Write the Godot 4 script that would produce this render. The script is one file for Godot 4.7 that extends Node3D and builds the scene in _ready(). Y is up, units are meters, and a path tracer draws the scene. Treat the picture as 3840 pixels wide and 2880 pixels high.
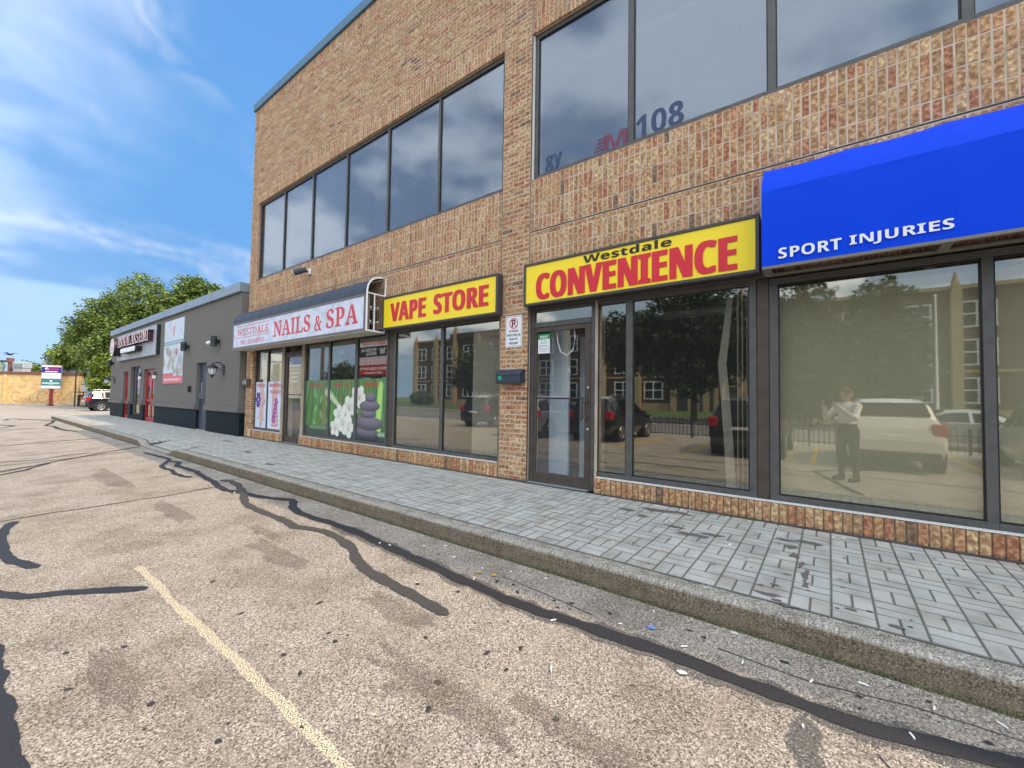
extends Node3D
# A brick plaza seen along its shop fronts. Axes: x along the facade, y up, z out towards the lot. The lens sits at (0, 0, 4.85), brick face at z = 0.

const PAVE := -1.165        # top of the pavement at the wall
var rng := RandomNumberGenerator.new()
var used := {}
var base_of := {}           # thing or part -> where its axes stand
var M := {}


class MB:                   # collects triangles for one mesh
	var v := PackedVector3Array()
	var n := PackedVector3Array()
	var t := PackedVector2Array()
	var c := PackedColorArray()

	func tri(p: Vector3, q: Vector3, r: Vector3, col := Color.WHITE):
		var m := (q - p).cross(r - p).normalized()
		for k in [p, r, q]:
			v.append(k)
			n.append(m)
			t.append(Vector2(k.x, k.y))
			c.append(col)

	func quad(p: Vector3, q: Vector3, r: Vector3, s: Vector3, col := Color.WHITE):
		var m := (r - p).cross(s - q).normalized()
		var uv := [Vector2(0, 1), Vector2(1, 1), Vector2(1, 0), Vector2(0, 0)]
		var k := [p, q, r, s]
		for i in [0, 2, 1, 0, 3, 2]:
			v.append(k[i])
			n.append(m)
			t.append(uv[i])
			c.append(col)

	func smooth(p: Vector3, q: Vector3, r: Vector3, s: Vector3, np: Vector3, nq: Vector3, nr: Vector3, ns: Vector3, col := Color.WHITE):
		var k := [p, q, r, s]
		var m := [np, nq, nr, ns]
		var uv := [Vector2(0, 1), Vector2(1, 1), Vector2(1, 0), Vector2(0, 0)]
		for i in [0, 2, 1, 0, 3, 2]:
			v.append(k[i])
			n.append(m[i])
			t.append(uv[i])
			c.append(col)

	func box(a: Vector3, b: Vector3, bev := 0.0, col := Color.WHITE):
		var lo := Vector3(minf(a.x, b.x), minf(a.y, b.y), minf(a.z, b.z))
		var hi := Vector3(maxf(a.x, b.x), maxf(a.y, b.y), maxf(a.z, b.z))
		var e := minf(bev, 0.45 * minf(hi.x - lo.x, minf(hi.y - lo.y, hi.z - lo.z)))
		var mid := (lo + hi) / 2
		var h := (hi - lo) / 2
		var pt := func(s: Vector3, ax: int) -> Vector3:   # the corner s, full out along ax, held back along the others
			var d := Vector3.ONE * e
			d[ax] = 0.0
			return mid + s * (h - d)
		for ax in 3:
			var b1 := (ax + 1) % 3
			var b2 := (ax + 2) % 3
			for sg in [-1.0, 1.0]:
				var q := []
				for w in [[-1, -1], [1, -1], [1, 1], [-1, 1]]:
					var s := Vector3.ZERO
					s[ax] = sg
					s[b1] = w[0] * sg
					s[b2] = w[1]
					q.append(pt.call(s, ax))
				quad(q[0], q[1], q[2], q[3], col)
		if e <= 0.0:
			return
		for ax in 3:
			var b1 := (ax + 1) % 3
			var b2 := (ax + 2) % 3
			for s1 in [-1.0, 1.0]:
				for s2 in [-1.0, 1.0]:
					var s := Vector3.ZERO
					s[b1] = s1
					s[b2] = s2
					var u := s
					s[ax] = -1.0
					u[ax] = 1.0
					if s1 * s2 > 0:
						quad(pt.call(s, b1), pt.call(u, b1), pt.call(u, b2), pt.call(s, b2), col)
					else:
						quad(pt.call(u, b1), pt.call(s, b1), pt.call(s, b2), pt.call(u, b2), col)

	func tube(path: Array, rad, sides := 8, col := Color.WHITE, cap := true):
		var rings := []
		for i in path.size():
			var p: Vector3 = path[i]
			var d: Vector3 = (path[mini(i + 1, path.size() - 1)] - path[maxi(i - 1, 0)]).normalized()
			var up := Vector3.UP if absf(d.y) < 0.9 else Vector3.RIGHT
			var x := up.cross(d).normalized()
			var y := d.cross(x)
			var r: float = rad[i] if rad is Array else rad
			var ring := []
			for k in sides:
				var a := TAU * k / sides
				ring.append([p + (x * cos(a) + y * sin(a)) * r, x * cos(a) + y * sin(a)])
			rings.append(ring)
		for i in rings.size() - 1:
			for k in sides:
				var l := (k + 1) % sides
				smooth(rings[i][k][0], rings[i][l][0], rings[i + 1][l][0], rings[i + 1][k][0], rings[i][k][1], rings[i][l][1], rings[i + 1][l][1], rings[i + 1][k][1], col)
		if cap:
			for k in sides:
				var l := (k + 1) % sides
				tri(path[0], rings[0][l][0], rings[0][k][0], col)
				tri(path[-1], rings[-1][k][0], rings[-1][l][0], col)

	func lathe(at: Vector3, prof: Array, sides := 16, axis := Vector3.UP, col := Color.WHITE):   # prof: (radius, height)
		var x := axis.cross(Vector3.RIGHT if absf(axis.x) < 0.9 else Vector3.UP).normalized()
		var y := axis.cross(x)
		for i in prof.size() - 1:
			var a: Vector2 = prof[i]
			var b: Vector2 = prof[i + 1]
			var sl := Vector2(b.y - a.y, a.x - b.x).normalized()
			for k in sides:
				var d0 := x * cos(TAU * k / sides) + y * sin(TAU * k / sides)
				var d1 := x * cos(TAU * (k + 1) / sides) + y * sin(TAU * (k + 1) / sides)
				var n0 := d0 * sl.x + axis * sl.y
				var n1 := d1 * sl.x + axis * sl.y
				smooth(at + d0 * a.x + axis * a.y, at + d1 * a.x + axis * a.y, at + d1 * b.x + axis * b.y, at + d0 * b.x + axis * b.y, n0, n1, n1, n0, col)

	func prism(poly: PackedVector2Array, z0: float, z1: float, col := Color.WHITE):   # outline in x, y drawn out along z
		var p := poly
		if Geometry2D.is_polygon_clockwise(p):
			p.reverse()
		var ix := Geometry2D.triangulate_polygon(p)
		for i in range(0, ix.size(), 3):
			var q := [p[ix[i]], p[ix[i + 1]], p[ix[i + 2]]]
			if (q[1] - q[0]).cross(q[2] - q[0]) < 0:
				q.reverse()
			tri(Vector3(q[0].x, q[0].y, z1), Vector3(q[1].x, q[1].y, z1), Vector3(q[2].x, q[2].y, z1), col)
			tri(Vector3(q[0].x, q[0].y, z0), Vector3(q[2].x, q[2].y, z0), Vector3(q[1].x, q[1].y, z0), col)
		for i in p.size():
			var a := p[i]
			var b := p[(i + 1) % p.size()]
			quad(Vector3(a.x, a.y, z1), Vector3(a.x, a.y, z0), Vector3(b.x, b.y, z0), Vector3(b.x, b.y, z1), col)

	func cloth(p: Array):                 # a smooth sheet through rows of points
		var nn := []
		for i in p.size():
			var row := []
			for k in p[i].size():
				var a: Vector3 = p[mini(i + 1, p.size() - 1)][k] - p[maxi(i - 1, 0)][k]
				var b: Vector3 = p[i][mini(k + 1, p[i].size() - 1)] - p[i][maxi(k - 1, 0)]
				row.append(a.cross(b).normalized())
			nn.append(row)
		for i in p.size() - 1:
			for k in p[i].size() - 1:
				smooth(p[i][k], p[i + 1][k], p[i + 1][k + 1], p[i][k + 1], nn[i][k], nn[i + 1][k], nn[i + 1][k + 1], nn[i][k + 1])

	func turned(b: Basis, o := Vector3.ZERO) -> MB:
		for i in v.size():
			v[i] = b * v[i] + o
			n[i] = b * n[i]
		return self

	func mesh(off := Vector3.ZERO) -> ArrayMesh:
		var vv := PackedVector3Array()
		vv.resize(v.size())
		for i in v.size():
			vv[i] = v[i] - off
		var a := []
		a.resize(Mesh.ARRAY_MAX)
		a[Mesh.ARRAY_VERTEX] = vv
		a[Mesh.ARRAY_NORMAL] = n
		a[Mesh.ARRAY_TEX_UV] = t
		a[Mesh.ARRAY_COLOR] = c
		var m := ArrayMesh.new()
		m.add_surface_from_arrays(Mesh.PRIMITIVE_TRIANGLES, a)
		return m


func numbered(called: String) -> String:
	used[called] = used.get(called, -1) + 1
	return called if used[called] == 0 else "%s_%03d" % [called, used[called]]


func tag(o: Node, label: String, category: String, group := "", kind := ""):
	if label: o.set_meta("label", label)
	if category: o.set_meta("category", category)
	if group: o.set_meta("group", group)
	if kind: o.set_meta("kind", kind)
	return o


func thing(called: String, label: String, category: String, at: Vector3, turn := 0.0, group := "") -> Node3D:
	var o := Node3D.new()
	o.name = numbered(called)
	add_child(o)
	o.position = at
	o.rotation.y = turn
	base_of[o] = at
	tag(o, label, category, group)
	return o


func part(called: String, mb: MB, mat: Material, parent: Node, local := false) -> MeshInstance3D:
	# the mesh is written in scene axes unless local; it hangs under parent, whose axes stand at base_of[parent]
	var o := MeshInstance3D.new()
	var off: Vector3 = Vector3.ZERO if local else base_of.get(parent, Vector3.ZERO)
	o.mesh = mb.mesh(off)
	o.material_override = mat
	o.name = called
	parent.add_child(o, true)
	base_of[o] = Vector3.ZERO if local else off
	return o


func whole(called: String, mb: MB, mat: Material, at: Vector3, label: String, category: String, group := "") -> MeshInstance3D:
	var o := MeshInstance3D.new()
	o.mesh = mb.mesh(at)
	o.material_override = mat
	o.name = numbered(called)
	add_child(o)
	o.position = at
	base_of[o] = at
	tag(o, label, category, group)
	return o


func struct(called: String, mb: MB, mat: Material) -> MeshInstance3D:
	var o := MeshInstance3D.new()
	o.mesh = mb.mesh()
	o.material_override = mat
	o.name = numbered(called)
	add_child(o)
	base_of[o] = Vector3.ZERO
	o.set_meta("kind", "structure")
	return o


func words(s: String, bold: bool, serif: bool, x0: float, x1: float, y0: float, y1: float, z: float, mat: Material, parent: Node, called := "lettering", deep := 0.004, back := false, local := false):
	var f := SystemFont.new()
	f.font_names = PackedStringArray(["Droid Serif" if serif else "Droid Sans"])
	f.font_weight = 700 if bold else 400
	var tm := TextMesh.new()
	tm.text = s
	tm.font = f
	tm.font_size = 64
	tm.pixel_size = 0.01
	tm.depth = deep
	tm.curve_step = 1.0
	var o := MeshInstance3D.new()
	o.mesh = tm
	o.material_override = mat
	o.name = called
	parent.add_child(o, true)
	var b := tm.get_aabb()
	var sc := Vector3((x1 - x0) / maxf(b.size.x, 0.001), (y1 - y0) / maxf(b.size.y, 0.001), 1.0)
	var mid := b.position + b.size / 2
	var off: Vector3 = Vector3.ZERO if local else base_of.get(parent, Vector3.ZERO)
	var bs := Basis(Vector3.UP, PI if back else 0.0) * Basis.from_scale(sc)
	o.transform = Transform3D(bs, Vector3((x0 + x1) / 2, (y0 + y1) / 2, z) - off - bs * Vector3(mid.x, mid.y, 0))
	return o


# ---------------------------------------------------------------- materials

func srgb(r: float, g: float, b: float) -> Color:
	return Color(r / 255.0, g / 255.0, b / 255.0)


func lin(r: float, g: float, b: float) -> Color:
	return Color(r, g, b).linear_to_srgb()


func mat(c: Color, rough := 0.8, metal := 0.0) -> StandardMaterial3D:
	var m := StandardMaterial3D.new()
	m.albedo_color = c
	m.roughness = rough
	m.metallic = metal
	return m


func noise(freq: float, kind := FastNoiseLite.TYPE_SIMPLEX_SMOOTH, oct := 4, sd := 1) -> FastNoiseLite:
	var f := FastNoiseLite.new()
	f.seed = sd
	f.noise_type = kind
	f.frequency = freq
	f.fractal_octaves = oct
	if oct == 1: f.fractal_type = FastNoiseLite.FRACTAL_NONE
	return f


func ntex(f: FastNoiseLite, size: int, stops: Array, cols: Array, bump := false) -> NoiseTexture2D:
	var t := NoiseTexture2D.new()
	t.width = size
	t.height = size
	t.seamless = true
	t.noise = f
	if stops.size():
		var g := Gradient.new()
		g.offsets = PackedFloat32Array(stops)
		g.colors = PackedColorArray(cols)
		t.color_ramp = g
	t.normalize = true
	return t


func gray(v: float) -> Color:
	return Color(v, v, v)


func tex_mat(c: Color, rough: float, t: Texture2D, per_m: float, coarse: Texture2D = null, coarse_m := 0.2, bump: Texture2D = null, bump_cm := 0.0) -> StandardMaterial3D:
	var m := mat(c, rough)
	m.albedo_texture = t
	m.uv1_triplanar = true
	m.uv1_world_triplanar = true
	m.uv1_scale = Vector3.ONE * per_m
	if coarse:
		m.detail_enabled = true
		m.detail_blend_mode = BaseMaterial3D.BLEND_MODE_MUL
		m.detail_albedo = coarse
		m.detail_uv_layer = BaseMaterial3D.DETAIL_UV_2
		m.uv2_triplanar = true
		m.uv2_world_triplanar = true
		m.uv2_scale = Vector3.ONE * coarse_m
	if bump:
		m.heightmap_enabled = true
		m.heightmap_texture = bump
		m.heightmap_scale = bump_cm
	return m


func materials():
	var white_px := Image.create(2, 2, false, Image.FORMAT_RGB8)
	white_px.fill(Color.WHITE)
	var wt := ImageTexture.create_from_image(white_px)
	var marble := noise(0.016, FastNoiseLite.TYPE_SIMPLEX_SMOOTH, 4, 3)
	marble.domain_warp_enabled = true
	marble.domain_warp_amplitude = 38.0
	marble.domain_warp_frequency = 0.014
	var mottle := ntex(marble, 1024, [0.0, 0.3, 0.5, 0.64, 0.76, 1.0], [Color(.56, .45, .40), Color(.73, .64, .58), Color(.83, .77, .72), Color(.90, .86, .80), Color(1, .98, .92), Color(1, 1, .97)])
	var rough_h := ntex(noise(0.035, FastNoiseLite.TYPE_SIMPLEX_SMOOTH, 5, 8), 512, [], [])
	var cloudy := ntex(noise(0.012, FastNoiseLite.TYPE_SIMPLEX_SMOOTH, 5, 5), 512, [0.0, 0.35, 0.6, 1.0], [Color(.82, .80, .77), Color(.92, .91, .90), Color(.97, .965, .96), Color(1, 1, 1)])
	var stones := noise(0.135, FastNoiseLite.TYPE_CELLULAR, 1, 11)
	stones.cellular_return_type = FastNoiseLite.RETURN_CELL_VALUE
	stones.cellular_jitter = 1.0
	var agg := ntex(stones, 1024, [0.0, 0.16, 0.3, 0.6, 0.85, 1.0], [Color(.40, .38, .36), Color(.55, .52, .49), Color(.68, .65, .61), Color(.77, .735, .69), Color(.90, .87, .82), Color(1, .99, .96)])
	var gaps := noise(0.135, FastNoiseLite.TYPE_CELLULAR, 1, 11)
	gaps.cellular_return_type = FastNoiseLite.RETURN_DISTANCE2_SUB
	gaps.cellular_jitter = 1.0
	var gap_h := ntex(gaps, 1024, [0.0, 0.25, 1.0], [gray(.0), gray(.75), gray(1)])
	var grit := ntex(noise(0.22, FastNoiseLite.TYPE_SIMPLEX, 3, 21), 512, [0.0, 0.3, 0.55, 1.0], [gray(.72), gray(.86), gray(.95), gray(1)])
	var grit_h := ntex(noise(0.2, FastNoiseLite.TYPE_SIMPLEX, 3, 22), 512, [], [])
	var tar_n := ntex(noise(0.05, FastNoiseLite.TYPE_SIMPLEX, 4, 31), 512, [0.0, 0.5, 1.0], [gray(.55), gray(.8), gray(1)])
	var streak := noise(0.01, FastNoiseLite.TYPE_SIMPLEX_SMOOTH, 4, 15)
	var grime := ntex(streak, 512, [0.0, 0.45, 1.0], [gray(.82), gray(.94), gray(1)])

	M.brick = tex_mat(Color.WHITE, 0.9, mottle, 1.15, null, 0.0, rough_h, 0.3)
	M.brick.vertex_color_use_as_albedo = true
	M.mortar = tex_mat(srgb(232, 214, 190), 0.95, grit, 3.0, cloudy, 0.4)
	M.asphalt = tex_mat(lin(.75, .715, .665), 0.92, agg, 1.1, cloudy, 0.22, gap_h, 0.35)
	M.tar = tex_mat(lin(.036, .036, .042), 0.62, tar_n, 2.5, null, 0, grit_h, 0.25)
	M.old_tar = tex_mat(lin(.105, .095, .085), 0.8, tar_n, 2.5, null, 0, grit_h, 0.3)
	M.paver = tex_mat(Color.WHITE, 0.88, grit, 3.0, cloudy, 0.5, grit_h, 0.08)
	M.paver.vertex_color_use_as_albedo = true
	M.bed = tex_mat(lin(.10, .098, .088), 0.95, grit, 3.0, cloudy, 0.6)
	M.kerb = tex_mat(Color.WHITE, 0.92, agg, 1.2, cloudy, 0.9, gap_h, 0.3)
	M.kerb.vertex_color_use_as_albedo = true
	M.frame = tex_mat(srgb(92, 90, 88), 0.5, grime, 1.2)
	M.frame_brown = tex_mat(srgb(84, 74, 66), 0.5, grime, 1.2)
	M.flash = mat(srgb(78, 116, 138), 0.45, 0.2)
	M.alum = mat(srgb(190, 192, 192), 0.35, 0.7)
	M.seal = mat(srgb(215, 212, 205), 0.7)
	M.black = mat(srgb(34, 33, 33), 0.5)
	M.dark = mat(srgb(52, 50, 48), 0.55)
	M.yellow = mat(srgb(255, 226, 34), 0.4)
	M.red = mat(srgb(214, 32, 48), 0.4)
	M.ink = mat(srgb(28, 26, 24), 0.5)
	M.white = mat(srgb(236, 238, 240), 0.45)
	M.blue = mat(lin(.0, .058, .74), 0.55)
	M.blue.metallic_specular = 0.25
	M.blue_trim = mat(srgb(0, 60, 190), 0.4)
	M.letter_white = mat(srgb(238, 238, 236), 0.5)
	M.signface = tex_mat(srgb(224, 230, 245), 0.3, grime, 0.5)
	M.fabric = mat(srgb(58, 68, 80), 0.65)
	M.soffit = tex_mat(srgb(205, 200, 186), 0.8, cloudy, 0.5)
	M.stucco = tex_mat(srgb(126, 122, 117), 0.93, grit, 2.5, null, 0.0, grit_h, 0.15)
	M.base_panel = tex_mat(srgb(20, 36, 46), 0.6, grime, 0.5)
	M.base_panel.metallic_specular = 0.25
	M.cap = mat(srgb(132, 148, 160), 0.4, 0.3)
	M.door_slate = mat(srgb(62, 74, 86), 0.5)
	M.red_frame = mat(srgb(176, 24, 34), 0.4)
	M.panel_gray = tex_mat(srgb(178, 184, 192), 0.45, grime, 0.4)
	M.pink_face = mat(srgb(240, 214, 214), 0.5)
	M.wall_in = mat(srgb(170, 182, 186), 0.9)
	M.wall_up = mat(srgb(140, 146, 150), 0.9)
	M.wall_dark = mat(srgb(58, 58, 58), 0.9)
	M.floor_in = tex_mat(srgb(120, 118, 112), 0.6, cloudy, 0.6)
	M.ceil_in = mat(srgb(172, 176, 176), 0.9)
	M.blind = mat(srgb(178, 174, 142), 0.85)
	M.blind.backlight_enabled = true
	M.blind.backlight = Color(.35, .34, .28)
	M.slat = mat(srgb(214, 210, 186), 0.8)
	M.plaster = tex_mat(srgb(252, 214, 152), 0.95, cloudy, 0.35, grime, 0.12)
	M.roof_trim = mat(srgb(120, 82, 68), 0.7)
	M.roof = mat(srgb(110, 108, 104), 0.95)
	M.galv = mat(srgb(196, 202, 202), 0.45, 0.4)
	M.bark = tex_mat(srgb(96, 84, 72), 0.95, cloudy, 1.5)
	M.leaf = mat(Color.WHITE, 0.55)
	M.leaf.vertex_color_use_as_albedo = true
	M.leaf.backlight_enabled = true
	M.leaf.backlight = Color(.5, .5, .3)
	M.tyre = mat(srgb(28, 28, 29), 0.85)
	M.rim = mat(srgb(176, 178, 180), 0.3, 0.8)
	M.chrome = mat(srgb(210, 212, 214), 0.15, 0.9)
	M.car_glass = mat(srgb(16, 19, 22), 0.06)
	M.car_glass.metallic_specular = 0.3
	M.tail = mat(srgb(170, 14, 22), 0.2)
	M.lamp_clear = mat(srgb(225, 228, 230), 0.15)
	M.skin = mat(srgb(205, 150, 120), 0.6)
	M.body = mat(Color.WHITE, 0.8)
	M.body.vertex_color_use_as_albedo = true
	M.grass = tex_mat(srgb(88, 112, 48), 0.95, grit, 1.5, cloudy, 0.15)
	M.concrete = tex_mat(srgb(186, 182, 172), 0.92, grit, 1.5, cloudy, 0.2)
	M.road = tex_mat(srgb(140, 136, 130), 0.95, grit, 1.5, cloudy, 0.15)
	M.paint_yellow = mat(srgb(226, 170, 30), 0.8)
	M.paint_white = mat(srgb(225, 225, 220), 0.8)
	M.school = tex_mat(srgb(86, 64, 46), 0.95, grit, 1.0, cloudy, 0.1)
	M.stone = tex_mat(srgb(170, 150, 116), 0.9, cloudy, 0.3)
	M.butt = mat(srgb(240, 238, 232), 0.8)
	M.stain = mat(srgb(104, 97, 90), 0.85)
	M.spot = mat(srgb(52, 50, 50), 0.75)
	M.green_sticker = mat(srgb(20, 150, 84), 0.5)
	# glazing: a clear pane behind a thin, partly mirroring film, as on sun-control glass
	M.pane = mat(Color(1, 1, 1, 0.02), 0.0)
	M.pane.transparency = BaseMaterial3D.TRANSPARENCY_ALPHA
	M.film = film(wt, Color(.90, .89, .82), .31, 1.0)
	M.film_up = film(wt, Color(.80, .88, .96), .165, 1.0)
	M.tint = film(wt, Color(.05, .055, .05), .30, 0.0)
	M.tint_up = film(wt, Color(.05, .11, .20), .62, 0.0)
	M.clear = film(wt, Color(.9, .9, .9), .16, 1.0)
	# worn paint and ragged seams: alpha cut by noise
	var worn := ntex(noise(0.06, FastNoiseLite.TYPE_SIMPLEX, 4, 41), 512, [0.0, 0.46, 0.52, 1.0], [Color(1, 1, 1, 0), Color(1, 1, 1, 0), Color(1, 1, 1, 1), Color(1, 1, 1, 1)])
	M.worn = tex_mat(lin(.74, .64, .44), 0.85, worn, 3.0)
	M.worn.transparency = BaseMaterial3D.TRANSPARENCY_ALPHA_SCISSOR
	M.worn.alpha_scissor_threshold = 0.5
	var specks := ntex(noise(0.12, FastNoiseLite.TYPE_SIMPLEX, 3, 43), 512, [0.0, 0.60, 0.64, 1.0], [Color(1, 1, 1, 0), Color(1, 1, 1, 0), Color(1, 1, 1, 1), Color(1, 1, 1, 1)])
	M.oil = tex_mat(lin(.17, .135, .105), 0.8, specks, 1.6)
	M.oil.transparency = BaseMaterial3D.TRANSPARENCY_ALPHA_SCISSOR
	M.oil.alpha_scissor_threshold = 0.5
	M.worn2 = M.worn.duplicate()
	M.worn2.albedo_color = lin(.115, .108, .10)


func film(wt: Texture2D, c: Color, alpha: float, metal: float) -> StandardMaterial3D:
	var m := mat(Color(c.r, c.g, c.b, alpha), 0.02 if metal > 0 else 0.4, metal)
	m.albedo_texture = wt
	m.transparency = BaseMaterial3D.TRANSPARENCY_ALPHA
	return m


func heavy(s: String, x0: float, x1: float, y0: float, y1: float, z: float, m: Material, parent: Node, fat: float):
	# the same letters laid three times, a little apart, for a blacker weight
	for k in 3:
		words(s, true, false, x0 + fat * k, x1 - fat * (2 - k), y0, y1, z + 0.0006 * k, m, parent)


func _ready():
	rng.seed = 7
	# ---- camera, sky, sun, exposure
	var cam := Camera3D.new()
	cam.name = "camera"
	add_child(cam)
	cam.position = Vector3(0, 0, 4.85)
	cam.basis = Basis.from_euler(Vector3(deg_to_rad(1.974), deg_to_rad(37.114), deg_to_rad(0.882)))
	cam.fov = 84.99
	cam.near = 0.05
	cam.far = 900.0
	cam.current = true
	var env := Environment.new()
	env.background_mode = Environment.BG_SKY
	env.tonemap_mode = Environment.TONE_MAPPER_LINEAR
	env.tonemap_exposure = 1.5
	env.sdfgi_enabled = true
	env.ssao_enabled = true
	env.ssil_enabled = true
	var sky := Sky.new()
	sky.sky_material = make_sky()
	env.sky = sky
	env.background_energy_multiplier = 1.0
	var we := WorldEnvironment.new()
	we.name = "world_environment"
	we.environment = env
	add_child(we)
	var sun := DirectionalLight3D.new()
	sun.name = "sun"
	sun.light_energy = 0.72
	sun.light_color = Color(1.0, 0.885, 0.74)
	sun.light_angular_distance = 0.53
	sun.shadow_enabled = true
	add_child(sun)
	sun.look_at_from_position(Vector3.ZERO, Vector3(-8.0, -9.7, 2.4))
	materials()
	# ---- large structure
	lot()
	pavement()
	brick_building()
	low_building()
	tan_building()
	opposite_side()
	# ---- objects
	signs()
	wall_fittings()
	parked_cars()
	trees()
	person()
	litter()


func make_sky() -> PanoramaSkyMaterial:
	# air that pales towards the horizon, with long thin streaks of cirrus that run towards the north
	var w := 1024
	var h := 512
	var im := Image.create(w, h, false, Image.FORMAT_RGBF)
	var big := noise(0.9, FastNoiseLite.TYPE_SIMPLEX_SMOOTH, 3, 51)
	var fine := noise(2.2, FastNoiseLite.TYPE_SIMPLEX_SMOOTH, 5, 52)
	var wisp := noise(5.0, FastNoiseLite.TYPE_SIMPLEX_SMOOTH, 4, 53)
	var run := Vector2(-0.42, -0.91).normalized()
	var over := Vector2(-run.y, run.x)
	var low := Color(.215, .375, .62)
	var mid := Color(.115, .29, .585)
	var top := Color(.08, .225, .52)
	for y in h:
		var el := (0.5 - (y + 0.5) / h) * PI
		var up := sin(el)
		for x in w:
			if up <= 0.0:
				im.set_pixel(x, y, Color(.5, .5, .48))
				continue
			var az := (x + 0.5) / w * TAU
			var d := Vector3(sin(az) * cos(el), up, -cos(az) * cos(el))
			var c: Color = low.lerp(mid, smoothstep(0.0, 0.32, up)).lerp(top, smoothstep(0.3, 1.0, up))
			# sun glow and street-side cloud, both brightened beyond the view to lift the shade
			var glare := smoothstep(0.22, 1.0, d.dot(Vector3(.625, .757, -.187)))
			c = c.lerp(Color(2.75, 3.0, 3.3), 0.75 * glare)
			var p := Vector2(d.x, d.z) / (up + 0.10)
			var bend := fine.get_noise_2d(p.x * 0.3 + 9.0, p.y * 0.3)
			var q := Vector2(p.dot(run) * 0.22, p.dot(over) + 0.30 * bend)
			var band := big.get_noise_2d(q.x * 1.3 + 4.6, q.y * 1.5 + 2.3)
			var hair := fine.get_noise_2d(q.x * 1.6, q.y * 2.2) * 0.6 + wisp.get_noise_2d(q.x * 1.5 + 7.0, q.y * 2.6 + 0.5 * fine.get_noise_2d(p.x, p.y)) * 0.55
			var a := smoothstep(-0.12, 0.55, band + 0.04) * smoothstep(-0.22, 0.60, hair + 0.45 * band)
			c = c.lerp(Color(.66, .69, .74), 0.80 * a * smoothstep(0.12, 0.36, up))
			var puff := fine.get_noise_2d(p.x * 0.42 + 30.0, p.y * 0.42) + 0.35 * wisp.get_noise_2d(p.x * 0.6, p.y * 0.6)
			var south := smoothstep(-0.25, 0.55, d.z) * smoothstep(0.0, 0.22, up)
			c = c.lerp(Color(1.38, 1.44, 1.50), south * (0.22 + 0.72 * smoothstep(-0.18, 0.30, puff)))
			im.set_pixel(x, y, c)
	var m := PanoramaSkyMaterial.new()
	m.panorama = ImageTexture.create_from_image(im)
	return m


# ---------------------------------------------------------------- ground

func ground_y(z: float) -> float:
	return -1.34 - 0.055 * clampf(z - 2.0, 0.0, 2.0) - 0.024 * clampf(z - 4.0, 0.0, 4.0)


func pave_y(x: float, z: float) -> float:
	var dip := smoothstep(-14.2, -13.6, x) * smoothstep(-11.0, -11.6, x)      # the dropped kerb
	return PAVE - 0.0125 * z - dip * 0.12 * smoothstep(1.1, 2.0, z)


func sheet(xs: Array, zs: Array, hgt: Callable) -> MB:
	var b := MB.new()
	for i in xs.size() - 1:
		for k in zs.size() - 1:
			var p := Vector3(xs[i], hgt.call(xs[i], zs[k]), zs[k])
			var q := Vector3(xs[i], hgt.call(xs[i], zs[k + 1]), zs[k + 1])
			var r := Vector3(xs[i + 1], hgt.call(xs[i + 1], zs[k + 1]), zs[k + 1])
			var s := Vector3(xs[i + 1], hgt.call(xs[i + 1], zs[k]), zs[k])
			b.quad(p, q, r, s)
	return b


func ribbon(path: Array, wide: float, lift: float, ragged := 0.12) -> MB:
	# a seam poured along path on the asphalt; the width wanders
	var curve := Curve2D.new()
	for i in path.size():
		var p := Vector2(path[i][0], path[i][1])
		var a := Vector2(path[maxi(i - 1, 0)][0], path[maxi(i - 1, 0)][1])
		var c := Vector2(path[mini(i + 1, path.size() - 1)][0], path[mini(i + 1, path.size() - 1)][1])
		curve.add_point(p, (a - c) / 7.0, (c - a) / 7.0)
	var len := curve.get_baked_length()
	var cnt := int(maxf(4, len / 0.02))
	var b := MB.new()
	var f := noise(3.0, FastNoiseLite.TYPE_SIMPLEX, 4, 61)
	var last := []
	for i in cnt + 1:
		var s := len * i / cnt
		var p := curve.sample_baked(s)
		var d := (curve.sample_baked(minf(s + 0.03, len)) - curve.sample_baked(maxf(s - 0.03, 0))).normalized()
		var o := Vector2(-d.y, d.x)
		var fade := minf(1.0, minf(s, len - s) / (wide * 0.8) + 0.25)
		var l := p + o * wide * fade * (0.5 + ragged * f.get_noise_2d(p.x, p.y))
		var r := p - o * wide * fade * (0.5 + ragged * f.get_noise_2d(p.x + 40.0, p.y))
		var row := [Vector3(l.x, ground_y(l.y) + lift, l.y), Vector3(r.x, ground_y(r.y) + lift, r.y)]
		if last.size():
			b.quad(row[0], row[1], last[1], last[0])
		last = row
	return b


func steps(a: float, b: float, d: float) -> Array:
	var r := []
	var k := int(ceil((b - a) / d))
	for i in k + 1:
		r.append(a + (b - a) * i / k)
	return r


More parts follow.
